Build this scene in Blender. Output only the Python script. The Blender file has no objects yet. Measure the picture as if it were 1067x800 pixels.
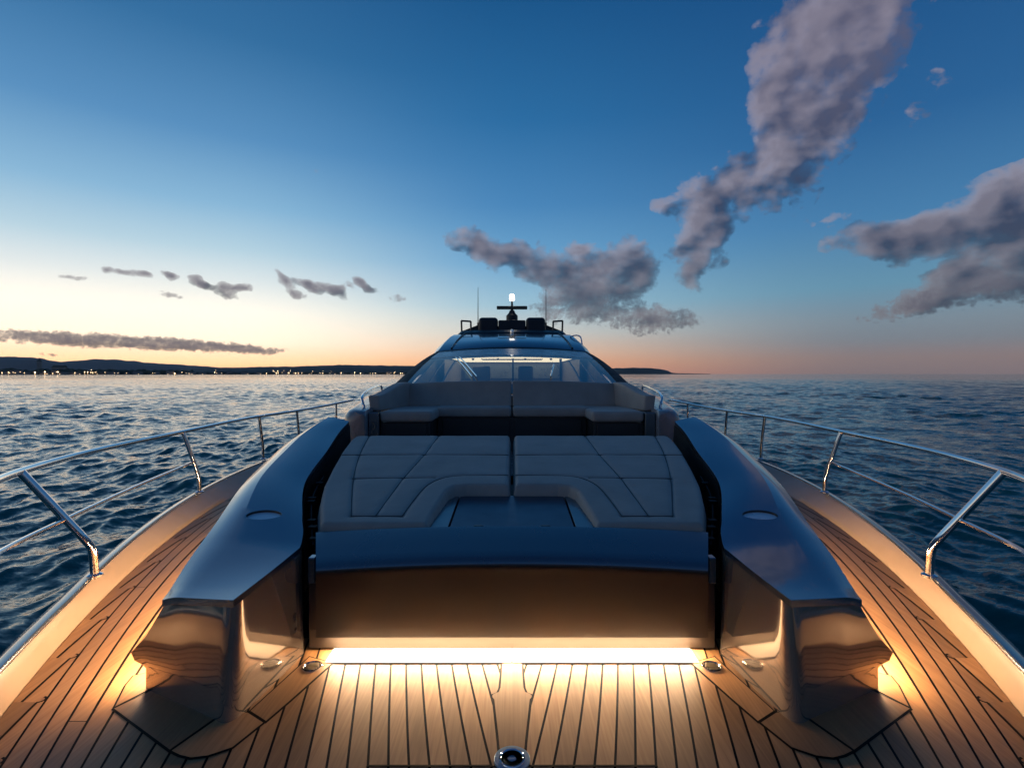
import bpy, bmesh, math, random
import numpy as np
from mathutils import Vector, Matrix, noise as mnoise

random.seed(7); np.random.seed(7)
S = bpy.context.scene
COL = S.collection
R = math.radians
F, CX, CY, EYE = 540.0, 533.5, 389.5, 1.4      # lens in photo pixels, horizon centre, eye height above the foredeck
SEA = -2.0

def lin(r, g, b):
    f = lambda c: (c/255/12.92) if c/255 <= .04045 else ((c/255+.055)/1.055)**2.4
    return (f(r), f(g), f(b), 1.0)

# ------------------------------------------------------------------ materials
MATS = {}
def mat(name):
    m = bpy.data.materials.new(name); m.use_nodes = True; MATS[name] = m
    nt = m.node_tree
    return m, nt, nt.nodes['Principled BSDF']
def N(nt, kind, **kw):
    n = nt.nodes.new(kind)
    for k, v in kw.items():
        if k.startswith('i_'):
            key = k[2:]; key = int(key) if key.isdigit() else key.replace('_', ' ')
            n.inputs[key].default_value = v
        else: setattr(n, k, v)
    return n
def L(nt, a, b): nt.links.new(a, b)
def noise_rough(nt, p, lo, hi, scale=6, detail=5, stretch=(1, 1, 1)):
    tc = N(nt, 'ShaderNodeTexCoord'); mp = N(nt, 'ShaderNodeMapping'); mp.inputs['Scale'].default_value = stretch
    nz = N(nt, 'ShaderNodeTexNoise', i_Scale=scale, i_Detail=detail)
    mr = N(nt, 'ShaderNodeMapRange', i_3=lo, i_4=hi); mr.inputs[1].default_value = .3; mr.inputs[2].default_value = .7
    L(nt, tc.outputs['Object'], mp.inputs[0]); L(nt, mp.outputs[0], nz.inputs['Vector'])
    L(nt, nz.outputs[0], mr.inputs[0]); L(nt, mr.outputs[0], p.inputs['Roughness'])
    return nz, tc
def simple(name, col, rough=.5, metal=0., coat=0., rvar=.06, bump=0., bscale=40, spec=.5):
    m, nt, p = mat(name)
    p.inputs['Base Color'].default_value = (*col, 1); p.inputs['Metallic'].default_value = metal
    p.inputs['Coat Weight'].default_value = coat; p.inputs['Coat Roughness'].default_value = .04
    p.inputs['Specular IOR Level'].default_value = spec
    nz, tc = noise_rough(nt, p, max(.02, rough-rvar), rough+rvar)
    if bump:
        n2 = N(nt, 'ShaderNodeTexNoise', i_Scale=bscale, i_Detail=4)
        b = N(nt, 'ShaderNodeBump', i_Strength=bump, i_Distance=.01)
        L(nt, tc.outputs['Object'], n2.inputs['Vector']); L(nt, n2.outputs[0], b.inputs['Height']); L(nt, b.outputs[0], p.inputs['Normal'])
    return m
def emit(name, col, strength):
    m, nt, p = mat(name)
    p.inputs['Base Color'].default_value = (.8, .8, .8, 1)
    p.inputs['Emission Color'].default_value = (*col, 1); p.inputs['Emission Strength'].default_value = strength
    return m

navy = simple('navy_paint', (.135, .18, .235), .17, metal=.85, coat=.6, rvar=.03)
navy_satin = simple('navy_satin', (.155, .19, .215), .30, metal=.75, coat=.25, rvar=.05)
panel_m = simple('dark_panel', (.055, .055, .058), .30, metal=.8, coat=.1, rvar=.01)
pod_m = simple('gloss_pod_side', (.38, .325, .27), .08, metal=.75, coat=.35, rvar=.02)
bulwark_m = simple('bulwark_paint', (.265, .195, .135), .38, rvar=.06, coat=.1)
frame_m = simple('pale_frame', (.035, .029, .024), .4, rvar=.05)
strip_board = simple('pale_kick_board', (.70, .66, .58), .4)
chrome = simple('chrome', (.78, .78, .78), .07, metal=1, rvar=.03)
pale_cup = simple('pale_cup', (.72, .74, .76), .25, metal=.2)  # pale colour stands in for sky mirrored in the cup floor
cap_blue = simple('cap_sky_tint', (.16, .30, .40), .35, metal=.3)  # polished cap; the mirrored blue sky is put into its base colour
seam_m = simple('seam_thread', (.06, .055, .055), .7)
matt_black = simple('matt_black', (.006, .006, .007), .6, spec=.2)
lid_paint = simple('lid_paint', (.05, .085, .125), .36, metal=.6, coat=.1)
black = simple('black_trim', (.008, .008, .009), .35)
dark_gap = simple('black_liner', (.006, .006, .007), .5)
coaming_m = simple('taupe_gelcoat', (.22, .20, .20), .25, coat=.4)
sofa_dark = simple('sofa_base_veneer', (.03, .028, .028), .35)
grey_visor = simple('visor_paint', (.22, .25, .29), .30, metal=.6)
cabin_m = simple('cabin_trim', (.12, .12, .125), .6)
cabin_dark = simple('cabin_dark', (.03, .035, .045), .5)
rub = simple('black_vinyl', (.016, .018, .024), .5)
brass = simple('radar_paint', (.12, .10, .06), .45)
hull_m = simple('hull_paint', (.03, .045, .065), .2, metal=.4, coat=.5)
led = emit('warm_led', (1.0, .64, .37), 340.)
led_pod = emit('warm_led_side', (1.0, .63, .35), 250.)
cab_led = emit('cabin_light', (1.0, .72, .42), 1.7)
lamp_m = emit('masthead_lamp', (1.0, .93, .82), 7.)
win_m = emit('lit_windows', (1.0, .62, .30), 2.6)

# upholstery
m, nt, p = mat('grey_upholstery'); cloth = m
tc = N(nt, 'ShaderNodeTexCoord')
n1 = N(nt, 'ShaderNodeTexNoise', i_Scale=5., i_Detail=5.); L(nt, tc.outputs['Object'], n1.inputs['Vector'])
cr = N(nt, 'ShaderNodeValToRGB'); cr.color_ramp.elements[0].color = (.345, .275, .228, 1); cr.color_ramp.elements[1].color = (.415, .335, .28, 1)
cr.color_ramp.elements[0].position = .3; cr.color_ramp.elements[1].position = .7
L(nt, n1.outputs[0], cr.inputs[0]); L(nt, cr.outputs[0], p.inputs['Base Color'])
p.inputs['Roughness'].default_value = .62; p.inputs['Sheen Weight'].default_value = .15
n2 = N(nt, 'ShaderNodeTexNoise', i_Scale=420., i_Detail=2.); n3 = N(nt, 'ShaderNodeTexNoise', i_Scale=9., i_Detail=3.)
L(nt, tc.outputs['Object'], n2.inputs['Vector']); L(nt, tc.outputs['Object'], n3.inputs['Vector'])
b1 = N(nt, 'ShaderNodeBump', i_Strength=.25, i_Distance=.002); b2 = N(nt, 'ShaderNodeBump', i_Strength=.35, i_Distance=.012)
L(nt, n2.outputs[0], b1.inputs['Height']); L(nt, n3.outputs[0], b2.inputs['Height']); L(nt, b2.outputs[0], b1.inputs['Normal']); L(nt, b1.outputs[0], p.inputs['Normal'])

# teak
m, nt, p = mat('teak'); teak = m
tc = N(nt, 'ShaderNodeTexCoord'); at = N(nt, 'ShaderNodeAttribute', attribute_name='tone')
mp = N(nt, 'ShaderNodeMapping'); mp.inputs['Scale'].default_value = (85, 2.4, 1)
off = N(nt, 'ShaderNodeVectorMath', operation='MULTIPLY_ADD'); off.inputs[1].default_value = (7.3, 31.7, 3.1)
L(nt, at.outputs['Color'], off.inputs[0]); L(nt, tc.outputs['Object'], off.inputs[2]); L(nt, off.outputs[0], mp.inputs[0])
g1 = N(nt, 'ShaderNodeTexNoise', i_Scale=1., i_Detail=6., i_Roughness=.6, i_Distortion=.15); L(nt, mp.outputs[0], g1.inputs['Vector'])
g2 = N(nt, 'ShaderNodeTexNoise', i_Scale=2.2, i_Detail=4.); L(nt, tc.outputs['Object'], g2.inputs['Vector'])
cr = N(nt, 'ShaderNodeValToRGB'); e = cr.color_ramp.elements
e[0].position = .28; e[0].color = (.285, .146, .057, 1); e[1].position = .72; e[1].color = (.435, .243, .104, 1)
L(nt, g1.outputs[0], cr.inputs[0])
hs = N(nt, 'ShaderNodeHueSaturation'); L(nt, cr.outputs[0], hs.inputs['Color'])
sep = N(nt, 'ShaderNodeSeparateColor'); L(nt, at.outputs['Color'], sep.inputs[0])
mv = N(nt, 'ShaderNodeMapRange', i_3=.62, i_4=1.22); L(nt, sep.outputs[0], mv.inputs[0])
mv2 = N(nt, 'ShaderNodeMapRange', i_3=.8, i_4=1.15); mv2.inputs[1].default_value = .3; mv2.inputs[2].default_value = .7; L(nt, g2.outputs[0], mv2.inputs[0])
mm = N(nt, 'ShaderNodeMath', operation='MULTIPLY'); L(nt, mv.outputs[0], mm.inputs[0]); L(nt, mv2.outputs[0], mm.inputs[1]); L(nt, mm.outputs[0], hs.inputs['Value'])
L(nt, hs.outputs[0], p.inputs['Base Color'])
rr = N(nt, 'ShaderNodeMapRange', i_3=.36, i_4=.58); L(nt, g2.outputs[0], rr.inputs[0]); L(nt, rr.outputs[0], p.inputs['Roughness'])
bb = N(nt, 'ShaderNodeBump', i_Strength=.25, i_Distance=.002); L(nt, g1.outputs[0], bb.inputs['Height']); L(nt, bb.outputs[0], p.inputs['Normal'])
caulk = simple('black_caulk', (.004, .0035, .003), .6, spec=.15)

# glass
m, nt, p = mat('tinted_glass'); glass = m
nt.nodes.remove(p); out = nt.nodes['Material Output']
gl = N(nt, 'ShaderNodeBsdfGlossy'); gl.inputs['Roughness'].default_value = .02; gl.inputs['Color'].default_value = (.9, .95, 1, 1)
tr = N(nt, 'ShaderNodeBsdfTransparent'); tr.inputs['Color'].default_value = (.60, .70, .76, 1)
fr = N(nt, 'ShaderNodeFresnel', i_IOR=1.55); mx = N(nt, 'ShaderNodeMixShader')
fs_ = N(nt, 'ShaderNodeMath', operation='MULTIPLY'); fs_.inputs[1].default_value = .30; L(nt, fr.outputs[0], fs_.inputs[0]); L(nt, fs_.outputs[0], mx.inputs[0]); L(nt, tr.outputs[0], mx.inputs[1]); L(nt, gl.outputs[0], mx.inputs[2]); L(nt, mx.outputs[0], out.inputs['Surface'])

# sea water
m, nt, p = mat('sea_water'); water = m
tc = N(nt, 'ShaderNodeTexCoord')
p.inputs['Base Color'].default_value = (.010, .115, .098, 1); p.inputs['Roughness'].default_value = .07; p.inputs['IOR'].default_value = 1.333
geo_ = N(nt, 'ShaderNodeNewGeometry')
mpw = N(nt, 'ShaderNodeMapping'); mpw.inputs['Scale'].default_value = (.8, 1.5, 1); mpw.inputs['Rotation'].default_value = (0, 0, .35)
L(nt, tc.outputs['Object'], mpw.inputs[0]); prev = geo_.outputs['Normal']
for sc_, k_, det in ((.35, .08, 2.), (1.6, .20, 3.), (7.5, .20, 3.)):       # swell, chop and ripples as slopes of the surface
    nb = N(nt, 'ShaderNodeTexNoise', i_Scale=sc_, i_Detail=det, i_Roughness=.6, i_Distortion=.5); L(nt, mpw.outputs[0], nb.inputs['Vector'])
    v1 = N(nt, 'ShaderNodeVectorMath', operation='SUBTRACT'); v1.inputs[1].default_value = (.5, .5, .5); L(nt, nb.outputs['Color'], v1.inputs[0])
    v2 = N(nt, 'ShaderNodeVectorMath', operation='MULTIPLY_ADD'); v2.inputs[1].default_value = (k_*2, k_*2.6, 0); L(nt, v1.outputs[0], v2.inputs[0]); L(nt, prev, v2.inputs[2]); prev = v2.outputs[0]
vn = N(nt, 'ShaderNodeVectorMath', operation='NORMALIZE'); L(nt, prev, vn.inputs[0]); L(nt, vn.outputs[0], p.inputs['Normal'])

def land(name, c1, c2, sc):
    m, nt, p = mat(name); tc = N(nt, 'ShaderNodeTexCoord'); n = N(nt, 'ShaderNodeTexNoise', i_Scale=sc, i_Detail=6.)
    cr = N(nt, 'ShaderNodeValToRGB'); cr.color_ramp.elements[0].position = .35; cr.color_ramp.elements[1].position = .65
    cr.color_ramp.elements[0].color = (*c1, 1); cr.color_ramp.elements[1].color = (*c2, 1)
    L(nt, tc.outputs['Object'], n.inputs['Vector']); L(nt, n.outputs[0], cr.inputs[0]); L(nt, cr.outputs[0], p.inputs['Base Color']); p.inputs['Roughness'].default_value = .9
    return m
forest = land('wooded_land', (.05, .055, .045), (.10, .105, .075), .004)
farhill = land('far_hill_hazed', (.11, .12, .115), (.16, .17, .15), .0015)  # paler copy of the land; some of the haze is put into its colour
leafm = land('shore_foliage', (.03, .04, .022), (.07, .08, .04), .05)
plaster = land('house_plaster', (.22, .19, .16), (.38, .34, .29), .02)

# ------------------------------------------------------------------ mesh helpers
def tag(o, label=None, cat=None, group=None, kind=None):
    if label: o['label'] = label
    if cat: o['category'] = cat
    if group: o['group'] = group
    if kind: o['kind'] = kind
    return o
def empty(name, loc=(0, 0, 0), parent=None):
    o = bpy.data.objects.new(name, None); o.empty_display_size = .2; COL.objects.link(o); o.location = loc
    if parent: o.parent = parent
    return o

class MB:
    def __init__(s): s.v = []; s.f = []; s.m = []
    def add(s, vs, fs, mi=0):
        b = len(s.v); s.v += [tuple(map(float, x)) for x in vs]
        for f in fs: s.f.append([b+i for i in f]); s.m.append(mi)
    def loft(s, rings, closed=True, cap=True, mi=0):
        n = len(rings[0]); b = [x for r in rings for x in r]; fs = []
        for i in range(len(rings)-1):
            for j in range(n if closed else n-1):
                k = (j+1) % n; fs.append([i*n+j, i*n+k, (i+1)*n+k, (i+1)*n+j])
        if cap and closed:
            fs.append(list(range(n))[::-1]); fs.append([(len(rings)-1)*n+j for j in range(n)])
        s.add(b, fs, mi)
    def box(s, x0, x1, y0, y1, z0, z1, mi=0):
        v = [(x, y, z) for z in (z0, z1) for y in (y0, y1) for x in (x0, x1)]
        s.add(v, [[0, 2, 3, 1], [4, 5, 7, 6], [0, 1, 5, 4], [2, 6, 7, 3], [0, 4, 6, 2], [1, 3, 7, 5]], mi)
    def tube(s, pts, r, n=10, mi=0):
        pts = [Vector(p) for p in pts]; rings = []
        for i, p in enumerate(pts):
            d = (pts[min(i+1, len(pts)-1)] - pts[max(i-1, 0)]).normalized()
            a = Vector((0, 0, 1)) if abs(d.z) < .9 else Vector((1, 0, 0))
            u = d.cross(a).normalized(); w = d.cross(u)
            rr = r[i] if isinstance(r, (list, tuple)) else r
            rings.append([p + (u*math.cos(t)+w*math.sin(t))*rr for t in [2*math.pi*k/n for k in range(n)]])
        s.loft(rings, True, True, mi)
    def lathe(s, prof, c=(0, 0, 0), n=32, mi=0, sx=1, sy=1, cap=True):
        rings = [[(c[0]+r*sx*math.cos(2*math.pi*k/n), c[1]+r*sy*math.sin(2*math.pi*k/n), c[2]+z) for k in range(n)] for r, z in prof]
        s.loft(rings, True, cap, mi)
    def build(s, name, mats, parent=None, smooth=True, ang=32, bevel=0, seg=3, sub=0, doubles=0):
        me = bpy.data.meshes.new(name); me.from_pydata(s.v, [], s.f)
        if not isinstance(mats, (list, tuple)): mats = [mats]
        for m_ in mats: me.materials.append(m_)
        me.polygons.foreach_set('material_index', s.m)
        bm = bmesh.new(); bm.from_mesh(me)
        if doubles: bmesh.ops.remove_doubles(bm, verts=bm.verts, dist=doubles)
        bmesh.ops.recalc_face_normals(bm, faces=bm.faces); bm.to_mesh(me); bm.free()
        if smooth:
            me.polygons.foreach_set('use_smooth', [True]*len(me.polygons)); me.set_sharp_from_angle(angle=R(ang))
        o = bpy.data.objects.new(name, me); COL.objects.link(o)
        if parent: o.parent = parent
        if bevel:
            b = o.modifiers.new('edge', 'BEVEL'); b.width = bevel; b.segments = seg; b.limit_method = 'ANGLE'; b.angle_limit = R(35); b.harden_normals = True
        if sub:
            b = o.modifiers.new('smooth', 'SUBSURF'); b.levels = sub; b.render_levels = sub
        return o

def crom(pts, n):            # centripetal-free Catmull-Rom resample to n points
    P = [np.array(p, float) for p in pts]; P = [2*P[0]-P[1]] + P + [2*P[-1]-P[-2]]
    m_ = len(P)-3; out = []
    for k in range(n):
        t = k/(n-1)*m_; i = min(int(t), m_-1); t -= i; a, b, c, d = P[i:i+4]
        out.append(.5*((2*b)+(c-a)*t+(2*a-5*b+4*c-d)*t*t+(3*b-a-3*c+d)*t**3))
    return out
def resample(pts, n):        # piecewise-linear by arc length
    P = np.array(pts, float); d = np.r_[0, np.cumsum(np.linalg.norm(np.diff(P, axis=0), axis=1))]
    t = np.linspace(0, d[-1], n); return np.stack([np.interp(t, d, P[:, k]) for k in range(P.shape[1])], 1)
def fillet(P, n=7):
    P = [np.array(p, float) for p in P]; out = [P[0]]
    for a, b, c in zip(P[:-2], P[1:-1], P[2:]):
        a2 = b+(a-b)*min(.5, .07/np.linalg.norm(a-b)); c2 = b+(c-b)*min(.5, .07/np.linalg.norm(c-b))
        out += [a2*(1-t)**2+2*b*t*(1-t)+c2*t*t for t in np.linspace(0, 1, n)]
    return out+[P[-1]]
def smooth01(x): x = max(0, min(1, x)); return x*x*(3-2*x)

# ------------------------------------------------------------------ hull lines
def E(y):                    # half breadth of the teak at y
    y = min(y, 7.2); return .901+.657*y-.0457*y*y
def FL(y): return .03+.052*max(0, min(y, 8)-2.9)
ZB = .14

yacht = tag(empty('motor_yacht'), 'navy motor yacht with teak foredeck lit by warm strip lights', 'yacht')

# teak deck ----------------------------------------------------------
def ribbon(mb, left, right, z, mi):
    n = len(left); mb.add([(x, y, z) for x, y in left]+[(x, y, z) for x, y in right], [[i, i+1, n+i+1, n+i] for i in range(n-1)], mi)
deck = MB(); tones = []
def mark():                  # colour attribute values are filled per face afterwards
    tones.extend([random.random()]*(len(deck.f)-len(tones)))
ys = np.linspace(-1.2, 10.5, 120)
ribbon(deck, [(-max(.01, E(y)-.002), y) for y in ys], [(max(.01, E(y)-.002), y) for y in ys], -.004, 1); mark()
PITCH, GAP = .0735, .0095
def gfun(c): return .48+.52*smooth01((c-1.25)/.5)
def px_line(c, y): return c+gfun(c)*(E(y)-E(1.9))
for sgn in (-1, 1):
    i = -3
    while True:
        c0 = .012+i*PITCH+GAP/2; c1 = .012+(i+1)*PITCH-GAP/2; i += 1
        if c0 > E(1.9)-.09: break
        if c1 > E(1.9)-.09: c1 = E(1.9)-.006
        y0, y1 = 1.0, (2.75 if c1 < 1.05 else 8.6)
        c1 = min(c1, E(1.9)-.006)
        cut = [y0, y1] if c1 < 1.25 else [y0]+sorted(random.uniform(1.3, 8) for _ in range(2))+[y1]
        for a, b in zip(cut[:-1], cut[1:]):
            yy = np.linspace(a+.002, b-.002, max(6, int((b-a)/.12)))
            ribbon(deck, [(sgn*max(.004, px_line(c0, y)), y) for y in yy], [(sgn*max(.0045, px_line(c1, y)), y) for y in yy], 0, 0); mark()
# the bow end forward of the plank butts
yy = np.linspace(-1.1, .99, 14)
ribbon(deck, [(-max(.01, E(y)-.01), y) for y in yy], [(max(.01, E(y)-.01), y) for y in yy], 0, 0); mark()
def board(outline, z=.004, grow=.0085):           # a flush margin board with its black seam around it
    P = np.array(outline, float); n = len(P); c = P.mean(0)
    area = sum(P[i][0]*P[(i+1) % n][1]-P[(i+1) % n][0]*P[i][1] for i in range(n)); sg = 1 if area > 0 else -1
    Q = []
    for i in range(n):
        a, b, d = P[i-1], P[i], P[(i+1) % n]
        e1 = (b-a)/max(1e-9, np.linalg.norm(b-a)); e2 = (d-b)/max(1e-9, np.linalg.norm(d-b))
        n1 = np.array([e1[1], -e1[0]])*sg; n2 = np.array([e2[1], -e2[0]])*sg; q = n1+n2; q /= max(.35, np.dot(q, q)/2)
        Q.append(b+q*grow)
    deck.add([(x, y, z-.0025) for x, y in Q], [list(range(n))], 1); mark()
    deck.add([(x, y, z) for x, y in P], [list(range(n))], 0); mark()
# king plank, wide at the hooked ends and narrow towards the bow
kp = [(.036, 1.80), (.040, 1.87), (.050, 1.98), (.076, 2.225), (.084, 2.240), (.086, 2.252), (.080, 2.264), (.058, 2.278), (.051, 2.31), (.048, 2.40), (.046, 2.503)]
ribbon(deck, [(-x-.010, y) for x, y in kp], [(x+.010, y) for x, y in kp], .0018, 1); mark()
ribbon(deck, [(-x, y) for x, y in kp], [(x, y) for x, y in kp], .004, 0); mark()
# transverse seam by the capstan plate
deck.box(-.52, .52, 1.848, 1.856, -.003, .0022, 1); mark()
# sawtooth margin against the bulwark
for sgn in (-1, 1):
    yk = [1.2, 1.52, 1.85, 2.207, 2.55, 2.95, 3.38, 3.85, 4.4, 5.0, 5.7, 6.5, 7.4, 8.6]
    for a, b in zip(yk[:-1], yk[1:]):
        yy = np.linspace(a, b, 9)
        inn = [(sgn*(E(y)-(.034+.066*(y-a)/(b-a))), y) for y in yy]
        outl = [(sgn*(E(y)-.004), y) for y in yy]
        ribbon(deck, [(x-sgn*.009, y) for x, y in inn], [(x, y) for x, y in outl], .0015, 1); mark()
        ribbon(deck, inn, outl, .004, 0); mark()
        x0, y0 = inn[-1]; r_ = .022                  # rounded hook at the snipe end
        arc = [(x0-sgn*r_*math.sin(t), y0+r_*(1-math.cos(t))*.9) for t in np.linspace(0, math.pi, 9)]
        for (xa, ya), (xb, yb) in zip(arc[:-1], arc[1:]):
            d = np.array([xb-xa, yb-ya]); nn = np.array([-d[1], d[0]])/np.linalg.norm(d)*.0048
            deck.add([(xa+nn[0], ya+nn[1], .0022), (xb+nn[0], yb+nn[1], .0022), (xb-nn[0], yb-nn[1], .0022), (xa-nn[0], ya-nn[1], .0022)], [[0, 1, 2, 3]], 1); mark()
# margin boards around each fairing
FOOT_N, FOOT_O = (-1.118, 2.045), (-1.634, 2.30)
for sgn in (-1, 1):
    m1 = [(-1.600, 2.32), (-1.63, 2.45), (-1.70, 2.34), (-1.662, 2.165)]
    m1 = [(-1.45, 2.53), (-1.560, 2.34), (-1.662, 2.165), (-1.273, 1.928), (-1.19, 2.15), (-1.185, 2.40)]
    m2 = [(-1.176, 2.15), (-1.263, 1.923), (-1.218, 1.902), (-1.17, 1.889), (-1.115, 1.899), (-1.048, 1.941), (-.998, 2.078), (-1.09, 2.138)]
    m3 = [(-1.085, 2.15), (-.991, 2.088), (-.954, 2.207), (-.911, 2.36), (-.87, 2.505), (-1.00, 2.56)]
    m4 = [(-1.58, 2.36), (-1.668, 2.178), (-1.735, 2.33), (-1.752, 2.40), (-1.70, 2.43), (-1.62, 2.45)]
    for mm_ in (m1, m2, m3, m4): board([(x*(-sgn), y) for x, y in mm_])
do = deck.build('teak_deck', [teak, caulk], yacht, smooth=False)
ca = do.data.color_attributes.new('tone', 'FLOAT_COLOR', 'CORNER')
# bmesh keeps face order, so tones map one to one
vals = []
for pf, t in zip(do.data.polygons, tones): vals += [t, (t*7.31) % 1, (t*3.77) % 1, 1]*len(pf.vertices)
ca.data.foreach_set('color', vals)
for pf in do.data.polygons:
    if pf.normal.z < 0: pf.flip()

# bulwarks, toe rails, hull --------------------------------------------
for sgn in (-1, 1):
    ys = np.linspace(-1.2, 10.5, 90)
    b = MB(); rings = []
    for y in ys:
        e, f = max(.02, E(y)), FL(y)
        rings.append([(sgn*x, y, z) for x, z in ((e, -.02), (e, .004), (e+.25*f, .04), (e+.6*f, .09), (e+.93*f, ZB-.012), (e+f+.004, ZB), (e+f+.02, ZB), (e+f+.02, -.02))])
    b.loft(rings); b.build('bulwark', bulwark_m, yacht, ang=50)
    b = MB(); rings = []
    for y in ys:
        e, f = max(.02, E(y))+FL(y), 0
        rings.append([(sgn*x, y, z) for x, z in ((e+.006, ZB-.03), (e+.006, ZB+.008), (e+.014, ZB+.018), (e+.05, ZB+.016), (e+.088, ZB-.002), (e+.105, ZB-.04), (e+.10, ZB-.10))])
    b.loft(rings); b.build('toe_rail', navy, yacht, ang=50)
    b = MB(); rings = []
    for y in ys:
        e = max(.02, E(y))+FL(y); w = min(1, max(0, (y+1.2)/9))
        rings.append([(sgn*e, y, .03), (sgn*(e+.085), y, ZB-.09), (sgn*(e*.94+.06), y, -.5), (sgn*e*(.55+.3*w), y, -1.5), (sgn*e*(.4+.4*w), y, -2.6)])
    b.loft(rings, closed=False); b.build('hull_side', hull_m, yacht, ang=50)

# side fairings ---------------------------------------------------------
IN = [(-1.122, 2.10, .490), (-1.088, 2.36, .510), (-1.060, 2.60, .533), (-1.112, 2.76, .562), (-1.19, 2.94, .596), (-1.375, 3.45, .685), (-1.45, 4.06, .797), (-1.52, 4.55, .885), (-1.545, 4.92, .95)]
OUT = [(-1.51, 2.25, .425), (-1.60, 2.58, .488), (-1.674, 2.92, .553), (-1.795, 3.45, .66), (-1.861, 3.98, .754), (-1.881, 4.35, .826), (-1.85, 4.7, .895), (-1.823, 4.92, .93)]
NP = 60
Ic = crom(IN[:3], 16)[:-1] + crom(IN[2:], NP-15)
Ic = list(resample(Ic, NP)); Oc = list(resample(crom(OUT, NP), NP))
def cross(i, lift=0):
    t = i/(NP-1); a, o = Ic[i], Oc[i]; r = o+(a-o)*(.33-.05*t); r = r+np.array([0, 0, .010+.044*smooth01(t*2.2)])
    row = []
    for k in range(7):
        u = k/6; q = a*(1-u)+r*u; q = q+np.array([0, 0, .008*smooth01(t*2.5)*math.sin(math.pi*u)]); row.append(q)
    for k in range(1, 5):
        u = k/4; q = r*(1-u)+o*u; q = q+np.array([0, 0, .006*math.sin(math.pi*u)]); row.append(q)
    return row
def flip(p, sgn): return (-p[0]*sgn, p[1], p[2])      # design is drawn for the port side of the picture (negative x)
for sgn in (-1, 1):
    fairing = empty('side_fairing', (0, 0, 0), yacht)
    # top cover: shell with a small overhang at nose and inner edge
    mb = MB(); top = [cross(i) for i in range(NP)]
    front = [p+np.array([0, -.014, 0]) for p in top[0]]; top[0] = front
    vs = [flip(p, sgn) for row in top for p in row]; w = len(top[0])
    # closed slab: top and bottom sheets plus rim
    vb = [flip(p-np.array([0, 0, .03]), sgn) for row in top for p in row]; nv = len(vs)
    fs = [[i*w+j, i*w+j+1, (i+1)*w+j+1, (i+1)*w+j] for i in range(NP-1) for j in range(w-1)]
    fs2 = [[nv+q for q in f[::-1]] for f in fs]
    per = [j for j in range(w)]+[i*w+w-1 for i in range(1, NP)]+[(NP-1)*w+j for j in range(w-2, -1, -1)]+[i*w for i in range(NP-2, 0, -1)]
    rim = [[per[k], per[(k+1) % len(per)], nv+per[(k+1) % len(per)], nv+per[k]] for k in range(len(per))]
    mb.add(vs+vb, fs+fs2+rim)
    cover = mb.build('top_cover', navy, fairing, ang=12)
    # oval opening cut through the cover
    cut = MB(); oc = (-1.40*(-sgn), 2.925, 0)
    ell = lambda k, sx=.098, sy=.052: (oc[0]+sx*math.cos(k), oc[1]+sy*math.sin(k))
    K = [2*math.pi*k/40 for k in range(40)]
    cut.loft([[(*ell(k), .3) for k in K], [(*ell(k), .9) for k in K]]); co = cut.build('cutter', black)
    bo = cover.modifiers.new('hole', 'BOOLEAN'); bo.operation = 'DIFFERENCE'; bo.object = co; bo.solver = 'EXACT'
    dg = bpy.context.evaluated_depsgraph_get(); me = bpy.data.meshes.new_from_object(cover.evaluated_get(dg)); cover.modifiers.clear(); cover.data = me
    bpy.data.objects.remove(co)
    me.polygons.foreach_set('use_smooth', [True]*len(me.polygons)); me.set_sharp_from_angle(angle=R(12))
    bv = cover.modifiers.new('edge', 'BEVEL'); bv.width = .005; bv.segments = 3; bv.limit_method = 'ANGLE'; bv.angle_limit = R(16); bv.harden_normals = True
    # fairlead cup: black wall painted for shade, pale floor for mirrored sky
    from mathutils.bvhtree import BVHTree
    bvh = BVHTree.FromPolygons([Vector(v) for v in vs], fs)
    zt = lambda x, y: bvh.ray_cast(Vector((x, y, 3)), Vector((0, 0, -1)))[0].z
    rm_ = MB(); rm_.loft([[(oc[0]+.098*q_*math.cos(k), oc[1]+.052*q_*math.sin(k), zt(oc[0]+.09*q_*math.cos(k), oc[1]+.05*q_*math.sin(k))+dz) for k in K] for q_, dz in ((.998, -.001), (.985, -.002), (.975, -.013))], True, False); rm_.build('fairlead_rim', black, fairing)
    fl = MB(); rings = []
    for s_, dz in ((.98, -.012), (.9, -.0125), (.4, -.0135)):
        rings.append([(oc[0]+.098*s_*math.cos(k), oc[1]+.052*s_*math.sin(k), zt(oc[0]+.09*s_*math.cos(k), oc[1]+.05*s_*math.sin(k))+dz) for k in K])
    fl.loft(rings, True, False); n_ = len(K); fl.add([rings[-1][k] for k in range(n_)], [list(range(n_))]); fl.build('fairlead_cup', pale_cup, fairing)
    # body
    inner = [(p, p*np.array([1, 1, 0])+np.array([.0, 0, 0]), 0.) for p in Ic[::-1]]
    inner = [(a, (np.array([-1.04-.160*(2.6-a[1]), a[1]-.10*(2.6-a[1]), 0]) if a[1] < 2.6 else b+np.array([.012*max(0, 3.2-a[1])/.6, 0, 0])), c) for a, b, c in inner]
    fa, fb = Ic[0], Oc[0]; per_ = inner[:-2]
    # rounded nose
    P0, P1, P2 = np.array(inner[-3][0]), Ic[0]*1.0, fa*.84+fb*.16
    Q0, Q1, Q2 = np.array(inner[-3][1]), np.array([-1.117, 2.03, 0]), np.array([-1.20, 2.095, 0])
    for k in range(0, 11):
        t = k/10; per_.append((P0*(1-t)**2+2*P1*t*(1-t)+P2*t*t, Q0*(1-t)**2+2*Q1*t*(1-t)+Q2*t*t, 0.))
    Of = [o+np.array([-.115+.03*min(1, (o[1]-2.25)/1.5), .05*max(0, 1-(o[1]-2.25)/.4), -o[2]]) for o in Oc]
    Pe, Qe = Oc[0], Of[0]
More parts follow.
